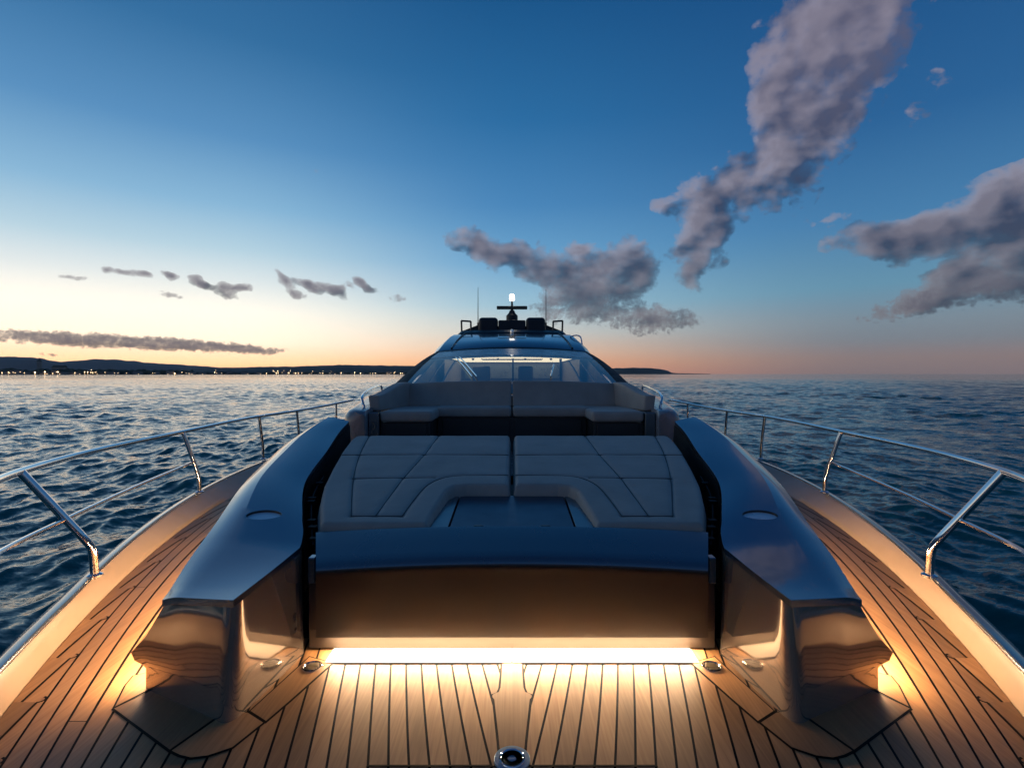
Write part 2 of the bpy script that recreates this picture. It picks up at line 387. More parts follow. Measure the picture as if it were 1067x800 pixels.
    for k in range(1, 9):
        t = k/9; per_.append((P2*(1-t)+Pe*t, Q2*(1-t)+Qe*t, t**6))
    for o, f_ in zip(Oc, Of): per_.append((o, f_, 1.))
    levels = [('f', 0.0, 0), ('f', .055, 0), ('f', .095, .0), ('f', .112, .018), ('f', .128, .050), ('f', .165, .066), ('m', .55, .045), ('m', .8, .02), ('t', 1., 0)]
    rings = []
    for kind, h, bl in levels:
        ring = []
        for t_, f_, b_ in per_:
            zt_ = t_[2]-.028
            if kind == 'f': q = f_*(1-h/zt_)+t_*(h/zt_) if b_ < .01 else f_*1.0; q = np.array([q[0]-bl*b_, q[1], h])
            else:
                q = f_*(1-h)+t_*h; q = np.array([q[0]-bl*b_, q[1], 0]); q[2] = .165+(zt_-.165)*((h-.3)/.7 if kind == 'm' else 1.)
            ring.append(flip(q, sgn))
        rings.append(ring)
    mb = MB(); mb.loft(rings); mb.build('fairing_body', pod_m, fairing, ang=40)
    # dark liner with hinge gear on the inboard side, aft of the jamb
    mb = MB(); pts = [p for p in Ic if p[1] > 2.66]
    mb.add([flip(p+np.array([.006, 0, -.034]), sgn) for p in pts]+[flip(np.array([p[0]+.05, p[1], .05]), sgn) for p in pts], [[i, i+1, len(pts)+i+1, len(pts)+i] for i in range(len(pts)-1)])
    mb.build('channel_liner', dark_gap, fairing)
    for yy_ in (2.84, 2.97, 3.05, 3.31, 3.36, 3.62):
        mb = MB()
        i = min(range(NP), key=lambda k: abs(Ic[k][1]-yy_)); p = Ic[i]
        xx = (p[0]+.03)*(-sgn); s_ = .016
        mb.box(min(xx, xx+sgn*-.05), max(xx, xx+sgn*-.05), yy_-.02, yy_+.02, p[2]-.13, p[2]-.07)
        mb.build('hinge_block', matt_black, fairing, bevel=.004)
    mb = MB(); rail = [flip(p+np.array([.055, 0, -.085]), sgn) for p in Ic if 2.75 < p[1] < 3.8]
    mb.tube(rail, .006, 8); mb.build('gas_strut', matt_black, fairing)
    # side-deck light strip under the overhang
    mb = MB(); sel = [f_ for f_ in Of if f_[1] > 2.33]
    mb.add([flip(f_+np.array([-.004, 0, .088]), sgn) for f_ in sel]+[flip(f_+np.array([-.018, 0, .106]), sgn) for f_ in sel], [[i, i+1, len(sel)+i+1, len(sel)+i] for i in range(len(sel)-1)])
    mb.build('light_strip', led_pod, fairing)

# ------------------------------------------------------------------ sun pad
pad_t = tag(empty('sun_pad', (0, 2.6, 0)), 'wide grey quilted sun pad behind a navy front panel, between the two fairings', 'sun pad')
def under(o, root): o.parent = root; o.matrix_parent_inverse = Matrix.Translation(-Vector(root.location)); return o
prof = [(2.595, .0905), (2.590, .0835), (2.586, .0855), (2.575, .16), (2.545, .28), (2.522, .37), (2.512, .41), (2.505, .432), (2.506, .448), (2.516, .464), (2.54, .478), (2.58, .490), (2.66, .512), (2.76, .540), (2.795, .546), (2.80, .530), (2.80, .35), (2.64, .10), (2.62, .0905)]
mb = MB(); rings = []
for k in range(41):
    s_ = -1+k/20; rings.append([(.3785*s_*y if z > .30 or y > 2.7 else .3785*s_*min(y, 2.6), y+.03*s_*s_*max(0, (z-.3)/.2 if z < .5 else 1)*0, z+(.034*(1-s_*s_) if z > .36 else .034*(1-s_*s_)*max(0, (z-.2)/.16))) for y, z in prof])
mb.loft(rings, True, True); under(mb.build('front_panel', [navy_satin, panel_m], None, ang=30), pad_t)
fpn = bpy.data.objects['front_panel']
for k, pf in enumerate(fpn.data.polygons):
    if k < 40*len(prof) and k % len(prof) < 8: pf.material_index = 1
# bulkhead / kick frame and jambs behind the panel
mb = MB(); mb.box(-1.03, 1.03, 2.63, 2.66, .008, .10); mb.box(-1.03, -.985, 2.627, 2.66, .101, .34); mb.box(.985, 1.03, 2.627, 2.66, .101, .34)
under(mb.build('kick_frame', frame_m, None, bevel=.004), pad_t)
mb = MB(); mb.box(-.96, .96, 2.664, 2.75, .0, .34); mb.box(-1.03, 1.03, 2.67, 4.5, .02, .44)
under(mb.build('pad_base', dark_gap, None, smooth=False), pad_t)
for sgn in (-1, 1):
    mb = MB(); mb.box(min(sgn*.992, sgn*1.028), max(sgn*.992, sgn*1.028), 2.606, 2.66, .345, .475)
    under(mb.build('latch_plate', navy, None, bevel=.005), pad_t)
# light strip tucked under the frame
mb = MB(); mb.add([(-.93, 2.600, .0832), (.93, 2.600, .0832), (.93, 2.612, .0768), (-.93, 2.612, .0768)], [[0, 1, 2, 3]])
under(mb.build('light_strip', led, None, smooth=False), pad_t)
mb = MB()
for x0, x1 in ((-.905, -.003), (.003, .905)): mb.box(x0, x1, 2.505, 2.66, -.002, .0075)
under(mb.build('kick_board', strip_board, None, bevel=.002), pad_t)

PZ0, PY0, PS = .60, 2.93, .157
def pz(y): return PZ0+PS*(y-PY0)
def seg_dist(P, poly):
    d = np.full(len(P), 1e9); near = np.zeros_like(P)
    for a, b in zip(poly[:-1], poly[1:]):
        a, b = np.array(a), np.array(b); ab = b-a; t = np.clip(((P-a)@ab)/(ab@ab), 0, 1); q = a+t[:, None]*ab
        dd = np.linalg.norm(P-q, axis=1); m_ = dd < d; d[m_] = dd[m_]; near[m_] = q[m_]
    return d, near
def inside(P, poly):
    x, y = P[:, 0], P[:, 1]; r = np.zeros(len(P), bool)
    for (x0, y0), (x1, y1) in zip(poly, poly[1:]+poly[:1]):
        c = ((y0 > y) != (y1 > y)); r ^= c & (x < (x1-x0)*(y-y0)/(y1-y0+1e-12)+x0)
    return r
def pad(name, outline, seams, th, root, step=.010, mirror=False, rad=.036):
    xs = [p[0] for p in outline]; ysx = [p[1] for p in outline]
    X, Y = np.meshgrid(np.arange(min(xs)-step, max(xs)+step*2, step), np.arange(min(ysx)-step, max(ysx)+step*2, step))
    ny, nx = X.shape; P = np.stack([X.ravel(), Y.ravel()], 1); ring = [tuple(p) for p in outline]
    ins = inside(P, ring); d, near = seg_dist(P, ring+[ring[0]])
    cell = [];
    insg = ins.reshape(ny, nx)
    dg_ = d.reshape(ny, nx)
    cells = [(j, i) for j in range(ny-1) for i in range(nx-1) if insg[j:j+2, i:i+2].sum() >= 3]
    used = {}; faces = []
    for j, i in cells:
        faces.append([j*nx+i, j*nx+i+1, (j+1)*nx+i+1, (j+1)*nx+i])
    cnt = np.zeros(ny*nx, int)
    for f in faces:
        for q in f: cnt[q] += 1
    border = (cnt > 0) & (cnt < 4); P2 = P.copy(); P2[border] = near[border]
    d2, _ = seg_dist(P2, ring+[ring[0]]); d2[border] = 0
    r = rad; u = np.clip(d2/r, 0, 1); h = th*np.sqrt(np.clip(1-(1-u)**2, 0, 1))
    h += .004*np.clip(d2/.25, 0, 1)
    for sm in seams:
        ds, _ = seg_dist(P2, sm); h -= .006*np.exp(-(ds/.010)**2)+.0025*np.exp(-(ds/.03)**2)
    wob = np.array([mnoise.noise((x*4.1, y*4.1, 3.)) for x, y in P2])*.003
    z = PZ0+PS*(P2[:, 1]-PY0)-th+h+wob
    ids = np.where(cnt > 0)[0]; mp_ = {q: k for k, q in enumerate(ids)}
    vs = [((-P2[q, 0] if mirror else P2[q, 0]), P2[q, 1], z[q]) for q in ids]
    mb = MB(); mb.add(vs, [[mp_[q] for q in f] for f in faces])
    # skirt down from the border
    ed = {}
    for f in faces:
        for a, b in zip(f, f[1:]+f[:1]): ed[(a, b)] = 1
    be = [(a, b) for (a, b) in ed if (b, a) not in ed]; low = {}
    for a, b in be:
        for q in (a, b):
            if q not in low: low[q] = len(mb.v); mb.v.append((vs[mp_[q]][0], vs[mp_[q]][1], vs[mp_[q]][2]-.05))
        mb.f.append([mp_[a], mp_[b], low[b], low[a]]); mb.m.append(0)
    o = mb.build(name, cloth, None, ang=70); under(o, root)
    for sm_ in seams:                     # sewn seam cords
        pts = resample([(a, b, 0) for a, b in sm_], 90); q = []
        for x, y, _ in pts:
            if y > 4.575: continue
            q.append(((-x if mirror else x), y, pz(y)+.004-.0075))
        c_ = MB(); c_.tube(q, .0028, 6); c = c_.build('seam', seam_m, None); c.parent = o
    return o
outl = [(-1.052, 2.812), (-1.158, 3.089), (-1.243, 3.397), (-1.303, 3.733), (-1.361, 4.117), (-1.394, 4.45), (-1.385, 4.56), (-1.35, 4.592), (-.03, 4.592), (-.008, 4.57), (-.008, 3.385), (-.30, 3.385), (-.365, 3.365), (-.40, 3.30), (-.435, 2.98), (-.450, 2.812)]
sm = [[tuple(p) for p in crom([(-1.262, 4.60), (-1.187, 4.043), (-1.068, 3.484), (-.909, 2.929)], 24)], [(-.909, 2.929), (-.621, 2.929)],
      [tuple(p) for p in crom([(-.621, 2.929), (-.597, 3.16), (-.560, 3.38), (-.49, 3.51), (-.387, 3.566), (-.20, 3.582), (-.023, 3.585)], 40)],
      [(-1.325, 4.031), (-.026, 4.031)], [(-1.085, 3.52), (-.52, 3.535)], [(-.642, 4.60), (-.678, 4.043), (-.74, 3.52), (-.772, 2.929)]]
pad('cushion', outl, sm, .075, pad_t); pad('cushion', outl, sm, .075, pad_t, mirror=True)
mb = MB(); ya, yb = 2.80, 3.40; za, zb = .548, .603
def slab(mb, x0a, x1a, x0b, x1b, dz=0, th=.03):
    v = [(x0a, ya, za+dz), (x1a, ya, za+dz), (x1b, yb, zb+dz), (x0b, yb, zb+dz)]; mb.add(v+[(x, y, z-th) for x, y, z in v], [[0, 1, 2, 3], [7, 6, 5, 4], [0, 4, 5, 1], [1, 5, 6, 2], [2, 6, 7, 3], [3, 7, 4, 0]])
slab(mb, -.345, .345, -.335, .335); lid = under(mb.build('lid', lid_paint, None, bevel=.003), pad_t)
for sgn in (-1, 1):
    mb = MB(); slab(mb, *sorted((sgn*.355, sgn*.455)), *sorted((sgn*.345, sgn*.42)), dz=.003); under(mb.build('lid_side_rail', navy_satin, None, bevel=.003), pad_t)
mb = MB(); slab(mb, -.45, .45, -.45, .45, dz=-.034, th=.02); under(mb.build('lid_gutter', dark_gap, None), pad_t)
for sgn in (-1, 1):
    mb = MB(); mb.lathe([(0.001, .006), (.018, .006), (.024, .002), (.025, -.004)], (sgn*.185, 2.87, za+.0085), 20, sx=1.25, sy=.7); under(mb.build('finger_pull', black, None), pad_t)
mb = MB(); mb.lathe([(.001, .006), (.005, .005), (.007, 0), (.007, -.004)], (-.006, 2.845, za+.006), 16); under(mb.build('lid_latch', chrome, None), pad_t)

# ------------------------------------------------------------------ raised deck, coamings
def slab_loft(mb, rows): mb.loft(rows, True, True)
for sgn in (-1, 1):
    mb = MB(); rings = []
    for y, xo, zt in ((5.28, 1.60, .98), (5.30, 1.68, 1.00), (5.36, 1.735, 1.015), (5.55, 1.79, 1.03), (6.0, 1.87, 1.05), (7.0, 2.02, 1.10), (8.2, 2.16, 1.14), (9.4, 2.26, 1.15), (12, 2.36, 1.2), (18, 2.5, 1.3)):
        xi = 1.50+max(0, y-5.6)*.12
        rings.append([(sgn*x, y, z) for x, z in ((xi, .3), (xi, zt-.015), (xi+.015, zt+.005), (xi+(xo-xi)*.6, zt+.012), (xo-.05, zt-.008), (xo-.008, zt-.05), (xo, zt-.12), (xo-.03, zt-.28), (xo-.10, .3))])
    mb.loft(rings); mb.build('coaming', coaming_m, yacht, ang=45)
    hand = [(1.60, 5.62, 1.03), (1.625, 5.64, 1.09), (1.655, 5.72, 1.145), (1.72, 6.1, 1.185), (1.80, 6.7, 1.215), (1.86, 7.3, 1.235), (1.875, 7.45, 1.20), (1.875, 7.46, 1.12)]
    mb = MB(); mb.tube([(sgn*p[0], p[1], p[2]) for p in crom(hand, 40)], .016, 10); mb.build('grab_rail', chrome, yacht)
mb = MB(); mb.box(-1.62, 1.62, 4.62, 9.2, .2, .50); mb.build('raised_deck', coaming_m, yacht, bevel=.01)

# ------------------------------------------------------------------ sofa
sofa = tag(empty('sofa', (0, 5.9, .5)), 'grey U-shaped sofa with low backrest in front of the windscreen', 'sofa')
def cushion_box(name, x0, x1, y0, y1, z0, z1, r=.03, fn=None, m_=cloth):
    mb = MB(); nx = max(2, int((x1-x0)/.09)); ny = max(2, int((y1-y0)/.09)); nz = 3
    bm = bmesh.new()
    bmesh.ops.create_cube(bm, size=1)
    for v in bm.verts: v.co = Vector((x0+(v.co.x+.5)*(x1-x0), y0+(v.co.y+.5)*(y1-y0), z0+(v.co.z+.5)*(z1-z0)))
    bmesh.ops.bevel(bm, geom=list(bm.edges), offset=r, segments=4, affect='EDGES', profile=.6)
    bmesh.ops.subdivide_edges(bm, edges=[e for e in bm.edges if e.calc_length() > .25], cuts=6, use_grid_fill=True)
    if fn:
        for v in bm.verts: v.co = fn(v.co)
    bmesh.ops.recalc_face_normals(bm, faces=bm.faces)
    me = bpy.data.meshes.new(name); bm.to_mesh(me); bm.free(); me.materials.append(m_)
    me.polygons.foreach_set('use_smooth', [True]*len(me.polygons)); me.set_sharp_from_angle(angle=R(40))
    o = bpy.data.objects.new(name, me); COL.objects.link(o); return under(o, sofa)
for sgn in (-1, 1):
    a, b = sorted((sgn*.008, sgn*.90)); cushion_box('seat_cushion', a, b, 5.92, 6.42, .905, 1.018, .04)
    a, b = sorted((sgn*.835, sgn*1.385)); cushion_box('seat_cushion', a, b, 5.42, 6.40, .893, 1.008, .045)
    def back(co, sg=sgn):
        return Vector((co.x, co.y+(co.z-1.0)*.35+.10*abs(co.x/1.3)**2, co.z-.035*(abs(co.x)/1.3)**2*((co.z-1.0)/.3)))
    a, b = sorted((sgn*.006, sgn*1.30)); cushion_box('backrest', a, b, 6.30, 6.44, 1.0, 1.318, .03, back)
    # angled corner backrest, running forward along the coaming
    def wing(co, sg=sgn):
        u = (co.y-5.62)/(6.45-5.62); x = co.x; z = co.z
        t = (z-1.0)/.3
        return Vector((sg*(1.485-.175*u+(.02*t)+x), co.y+.10*u, 1.0+t*(.165+.13*smooth01(u*1.15))))
    o = cushion_box('corner_backrest', -.06, .06, 5.62, 6.45, 1.0, 1.30, .025, wing)
mb = MB(); mb.box(-.86, .86, 5.97, 6.9, .50, .900); mb.box(-1.385, -.865, 5.47, 6.9, .50, .886); mb.box(.865, 1.385, 5.47, 6.9, .50, .886)
under(mb.build('sofa_base', sofa_dark, None, bevel=.006), sofa)
for sgn in (-1, 1):
    for (xa, xb, y, z0, z1) in ((.90, 1.33, 5.462, .60, .872), (.03, .80, 5.962, .62, .872)):
        a, b = sorted((sgn*xa, sgn*xb)); mb = MB(); mb.box(a, b, y-.008, y+.004, z0, z1); under(mb.build('drawer_front', sofa_dark, None, bevel=.004), sofa)
    a, b = sorted((sgn*1.39, sgn*1.495)); mb = MB(); mb.box(a, b, 5.40, 5.62, .45, .995); under(mb.build('end_panel', navy_satin, None, bevel=.008), sofa)
mb = MB(); mb.box(-1.55, 1.55, 6.60, 6.9, .5, 1.12); under(mb.build('back_shell', coaming_m, None, bevel=.02), sofa)

# ------------------------------------------------------------------ wheelhouse
house = tag(empty('wheelhouse', (0, 9, 1.1)), 'low navy wheelhouse with raked curved windscreen and lit cabin inside', 'wheelhouse')
def U(o): return under(o, house)
def gl_pt(s_, t):       # windscreen surface, s across -1..1, t 0 bottom .. 1 top
    a = np.array([2.08*s_, 9.0+.35*s_*s_, 1.06]); b = np.array([1.93*s_, 13.1+.5*s_*s_, 2.045-.075*s_*s_])
    p = a*(1-t)+b*t; p[2] += .10*math.sin(math.pi*t)*(1-.3*s_*s_); return p
SS = np.linspace(-1, 1, 33)
def patch(mb, s0, s1, t0, t1, ns, nt_, th=.02, off=0.):
    gs = np.linspace(s0, s1, ns); gt = np.linspace(t0, t1, nt_)
    up = [[gl_pt(s_, t)+np.array([0, 0, off]) for s_ in gs] for t in gt]; n = ns*nt_
    vs = [p for r in up for p in r]+[p-np.array([0, -.004, th]) for r in up for p in r]
    fs = [[i*ns+j, i*ns+j+1, (i+1)*ns+j+1, (i+1)*ns+j] for i in range(nt_-1) for j in range(ns-1)]
    per = list(range(ns))+[i*ns+ns-1 for i in range(1, nt_)]+[(nt_-1)*ns+j for j in range(ns-2, -1, -1)]+[i*ns for i in range(nt_-2, 0, -1)]
    mb.add(vs, fs+[[n+q for q in f[::-1]] for f in fs]+[[per[k], per[(k+1) % len(per)], n+per[(k+1) % len(per)], n+per[k]] for k in range(len(per))])
TV = .70
mb = MB(); gs = SS; gt = np.linspace(0, TV, 14)
mb.add([gl_pt(s_, t) for t in gt for s_ in gs], [[i*33+j, i*33+j+1, (i+1)*33+j+1, (i+1)*33+j] for i in range(13) for j in range(32)])
U(mb.build('windscreen', glass, None))
mb = MB(); patch(mb, -.985, .985, TV+.002, .985, 33, 8, .05, .004); U(mb.build('visor', grey_visor, None, ang=40))
for sgn in (-1, 1):
    # black pillar wedge outboard of the glass
    mb = MB(); rings = []
    for t in np.linspace(-.02, 1.0, 14):
        p = gl_pt(sgn, t); w_ = .24*(1-t)**.8+.10
        rings.append([p+np.array([-sgn*.03, 0, .012]), p+np.array([sgn*w_*.6, .10, .01]), p+np.array([sgn*w_, .35, -.06]), p+np.array([sgn*w_, .5, -.3]), p+np.array([-sgn*.03, .1, -.10])])
    mb.loft(rings); U(mb.build('pillar', matt_black, None, ang=40))
    # inner mullions near the centre glass
    for s_, w_ in ((.66, .025), (.80, .014)):
        mb = MB(); mb.tube([gl_pt(sgn*s_*(1+.03*t), t)+np.array([0, .12, -.10]) for t in np.linspace(.05, TV, 8)], w_, 8); U(mb.build('mullion', black if w_ > .02 else frame_m, None))
    # wipers
mb = MB()
for dx in (0, .09): mb.tube([gl_pt(-.64+dx*.5, .63)+np.array([0, 0, .03]), gl_pt(-.50+dx*.5, .40)+np.array([0, 0, .04]), gl_pt(-.37+dx*.5, .2)+np.array([0, 0, .04])], .014, 6)
U(mb.build('wiper', chrome, None))
mb = MB(); mb.tube([gl_pt(.43, .42)+np.array([0, 0, .035]), gl_pt(.36, .2)+np.array([0, 0, .04])], .016, 6); U(mb.build('wiper', chrome, None))
# roof
rows = [(13.16, 1.97, 1.975, .085, 13.70), (13.26, 1.95, 2.03, .10, 13.78), (14.2, 1.90, 2.28, .08, 14.6), (15.2, 1.83, 2.50, .05, 15.4), (15.8, 1.78, 2.60, .03, 15.9), (16.2, 1.74, 2.62, .02, 16.2), (19, 1.9, 2.62, .02, 19)]
mb = MB(); rr_ = []
for y, w_, z, cr_, ye in rows:
    rr_.append([(w_*s_, y+(ye-y)*s_*s_, z+cr_*(1-s_*s_)) for s_ in SS])
vs = [p for r in rr_ for p in r]; n = len(vs)
mb.add(vs, [[i*33+j, i*33+j+1, (i+1)*33+j+1, (i+1)*33+j] for i in range(len(rows)-1) for j in range(32)])
U(mb.build('roof', navy, None, ang=40))
mb = MB(); mb.tube([(p[0]*1.004, p[1]-.02, p[2]-.03) for p in rr_[0]], .05, 8); U(mb.build('roof_gasket', black, None))
for sgn in (-1, 1):
    j = 3 if sgn < 0 else 29
    mb = MB(); mb.tube([(r[j][0], r[j][1], r[j][2]+.005) for r in rr_[1:5]], .028, 8); U(mb.build('roof_seam', black, None))
    # shoulders and sides of the house
    mb = MB(); e_ = [r[32] for r in rr_] ; lo = [(2.16, 13.9, 1.83), (2.17, 14, 1.86), (2.14, 14.8, 2.12), (2.08, 15.8, 2.36), (2.02, 16.4, 2.48), (2.0, 16.8, 2.5), (2.1, 19, 2.5)]
    lo2 = [(2.25, 12.5, 1.0), (2.3, 13, 1.0), (2.35, 14, 1.0), (2.4, 15, 1.0), (2.4, 16, 1.0), (2.4, 17, 1.0), (2.5, 19, 1.0)]
    mb.loft([[(sgn*p[0], p[1], p[2]) for p in row] for row in (e_, lo, lo2)], closed=False); U(mb.build('house_side', navy, None, ang=20))
# interior
mb = MB(); mb.box(-1.95, 1.95, 10.4, 12.2, 1.0, 1.20); mb.box(-1.2, 1.2, 10.2, 10.5, 1.0, 1.16); U(mb.build('dashboard', cabin_dark, None, bevel=.04))
mb = MB(); mb.box(-1.62, 1.62, 13.15, 17.6, 1.80, 1.83); U(mb.build('cabin_ceiling', cab_led, None, smooth=False))
mb = MB(); mb.box(-.82, .82, 13.7, 14.6, 1.785, 1.797); U(mb.build('ceiling_slot', cabin_dark, None))
mb = MB(); mb.box(-2.2, 2.2, 17.7, 17.8, .6, 2.3); mb.box(-2.0, 2.0, 12.2, 17.7, .60, .64); U(mb.build('cabin_bulkhead', cabin_m, None))
for sgn in (-1, 1):
    mb = MB(); a, b = sorted((sgn*1.72, sgn*1.80)); mb.box(a, b, 13.2, 17.6, .65, 1.79); U(mb.build('cabin_lining', cabin_m, None))
    mb = MB(); q_ = [(9.45, .95), (17.6, .95), (17.6, 1.79), (13.2, 1.79), (9.45, 1.08)]; mb.loft([[(sgn*x, y, z) for y, z in q_] for x in (1.90, 1.93)]); U(mb.build('sky_block_panel', cabin_dark, None, smooth=False))  # added dark panel, keeps the sky from showing through the glass
for b_ in ((.005, .045, 13.0, 13.05, 1.0, 1.79), (1.22, 1.28, 13.3, 13.36, 1.0, 1.79)):
    mb = MB(); mb.box(*b_); U(mb.build('cabin_post', frame_m, None))
for x, w_ in ((-.85, .5), (.38, .42)):
    mb = MB(); mb.box(x-w_/2, x+w_/2, 14.4, 14.6, .7, 1.62); mb.box(x-w_/2, x+w_/2, 13.9, 14.4, .7, 1.18); U(mb.build('helm_seat', rub, None, bevel=.05))
mb = MB(); mb.box(-1.6, 1.6, 17.55, 17.69, 1.25, 1.7); U(mb.build('rear_window', navy_satin, None))
for x in (-1.0, -.36, .34, 1.0):
    mb = MB(); mb.lathe([(.03, 0), (.035, -.03), (.02, -.05)], (x, 13.3, 1.80), 12); U(mb.build('spot_lamp', frame_m, None))

# flybridge
fb = tag(empty('flybridge', (0, 16.5, 2.62)), 'dark flybridge seats and low screen on top of the wheelhouse roof', 'flybridge')
def UF(o): return under(o, fb)
mb = MB(); mb.loft([[(1.72*s_, 16.0+.35*s_*s_, 2.61) for s_ in SS], [(1.62*s_, 16.35+.35*s_*s_, 2.77) for s_ in SS]], closed=False); so = UF(mb.build('screen', black, None))
sd = so.modifiers.new('solid', 'SOLIDIFY'); sd.thickness = .02
for x0, x1, zt in ((-1.10, -.46, 3.26), (.46, 1.10, 3.26)):
    mb = MB(); mb.box(x0, x1, 17.0, 17.25, 2.62, zt); UF(mb.build('seat_back', rub, None, bevel=.12, seg=5))
mb = MB(); mb.box(-.45, .45, 17.05, 17.3, 2.62, 3.17); mb.box(-.62, .62, 17.3, 17.5, 2.62, 3.0); UF(mb.build('console', rub, None, bevel=.04))
for sgn in (-1, 1):
    mb = MB(); pts = [(sgn*1.66, 17.2, 2.60), (sgn*1.68, 17.2, 3.16), (sgn*1.36, 17.1, 3.13), (sgn*1.34, 17.0, 2.60)]; mb.tube(pts[:2], .03, 8); mb.tube(pts[1:3], .03, 8); mb.tube(pts[2:], .03, 8); UF(mb.build('rail_frame', black, None))
    a, b = sorted((sgn*1.12, sgn*1.64)); mb = MB(); mb.add([(sgn*1.12, 17.4, 2.62), (sgn*1.64, 17.4, 2.62), (sgn*1.64, 17.4, 2.85), (sgn*1.12, 17.4, 3.05), (sgn*1.12, 17.45, 2.62), (sgn*1.64, 17.45, 2.62), (sgn*1.64, 17.45, 2.85), (sgn*1.12, 17.45, 3.05)], [[0, 1, 2, 3], [4, 5, 6, 7], [0, 1, 5, 4], [1, 2, 6, 5], [2, 3, 7, 6], [3, 0, 4, 7]]); UF(mb.build('side_panel', frame_m, None, smooth=False))
    if sgn > 0:
        mb = MB(); mb.tube(crom([(1.72, 15.3, 2.50), (1.90, 15.2, 2.53), (2.00, 15.1, 2.46), (2.03, 15.0, 2.25)], 20), .02, 6); UF(mb.build('hand_hoop', chrome, None))
mb = MB(); mb.lathe([(.001, .10), (.05, .08), (.06, .0), (.05, -.05)], (0, 16.0, 2.68), 16); UF(mb.build('search_lamp', chrome, None))

mast = tag(empty('radar_mast', (0, 18, 2.6)), 'open-array radar bar on a short mast with bright white light on top', 'radar mast')
def UM(o): return under(o, mast)
mb = MB(); mb.lathe([(.16, 0), (.17, .5), (.15, .62), (.20, .66), (.20, .82), (.12, .90), (.08, 1.0)], (0, 18, 2.6), 20); mb.box(-.42, -.14, 17.95, 18.05, 3.20, 3.24); mb.box(.14, .42, 17.95, 18.05, 3.20, 3.24); UM(mb.build('mast_post', rub, None))
mb = MB(); mb.box(-.53, .53, 17.92, 18.08, 3.64, 3.75); UM(mb.build('radar_bar', brass, None, bevel=.02))
mb = MB(); mb.tube([(0, 18, 3.6), (0, 18, 3.95)], [.05, .03], 10); UM(mb.build('light_post', rub, None))
mb = MB(); mb.lathe([(.001, .24), (.05, .235), (.085, .20), (.09, .04), (.05, 0), (.001, 0)], (0, 18, 3.93), 16); UM(mb.build('masthead_light', lamp_m, None))
for sgn, z1, lb in ((-1, 4.40, 'thin whip antenna left of the radar mast'), (1, 4.33, 'thin whip antenna right of the radar mast, cloud behind it')):
    a = tag(empty('whip_antenna', (sgn*1.18, 18, 2.7)), lb, 'antenna')
    mb = MB(); mb.tube([(sgn*1.18, 18, 3.15), (sgn*1.18, 18, z1)], [.016, .007], 8); under(mb.build('whip', rub, None), a)
    mb = MB(); mb.tube([(sgn*1.18, 18, 2.62), (sgn*1.18, 18, 3.18)], .03, 8); under(mb.build('antenna_base', rub, None), a)

# ------------------------------------------------------------------ guard rails
def rail_pt(y): return E(y)+FL(y)
for sgn, lb in ((-1, 'polished steel guard rail on the side towards the lit coast'), (1, 'polished steel guard rail on the side towards open dark sea')):
    g = tag(empty('guard_rail', (sgn*2.6, 3.2, ZB)), lb, 'guard rail')
    def UG(o): return under(o, g)
    top = [(0.004, -.62, .91), (.35, -.42, .91), (1.02, .45, .90), (1.78, 1.5, .885), (2.36, 2.25, .868), (2.80, 2.95, .845), (3.16, 4.0, .822), (3.40, 5.35, .803), (3.58, 6.6, .795), (3.66, 7.5, .785), (3.62, 8.7, .78), (3.52, 9.8, .80), (3.35, 11, .85)]
    mb = MB(); mb.tube([(sgn*p[0], p[1], p[2]) for p in crom(top, 90)], .021, 12); UG(mb.build('top_rail', chrome, None))
    mid = [(1.795, 1.52, .62), (2.33, 2.3, .575), (2.655, 3.07, .535), (3.0, 4.1, .50), (3.335, 5.385, .475)]
    mb = MB(); mb.tube([(sgn*p[0], p[1], p[2]) for p in crom(mid, 50)], .0125, 10); UG(mb.build('mid_rail', chrome, None))
    posts = [[(2.565, 3.187, ZB+.01), (2.560, 3.165, .33), (2.572, 3.15, .37), (2.80, 2.952, .842)],
             [(3.275, 5.43, ZB+.01), (3.272, 5.42, .30), (3.30, 5.41, .42), (3.40, 5.352, .80)],
             [(3.63, 7.56, ZB+.01), (3.635, 7.55, .4), (3.66, 7.5, .782)], [(3.60, 8.8, ZB+.01), (3.62, 8.72, .778)], [(3.46, 10.2, ZB+.01), (3.46, 10.2, .81)],
             [(1.80, 1.52, ZB+.01), (1.79, 1.51, .884)], [(.90, .25, ZB+.01), (.88, .25, .90)]]
    for P_ in posts:
        rr2 = .023 if P_[0][1] < 4 else .02
        mb = MB(); mb.tube([(sgn*p[0], p[1], p[2]) for p in fillet(P_)], rr2, 12); st = UG(mb.build('stanchion', chrome, None, ang=50))
        mb = MB(); mb.lathe([(.042, -.004), (.042, .006), (.032, .012), (.024, .016)], (sgn*P_[0][0], P_[0][1], ZB+.022), 20); bp = mb.build('base_flange', chrome, None)
        bp.parent = st

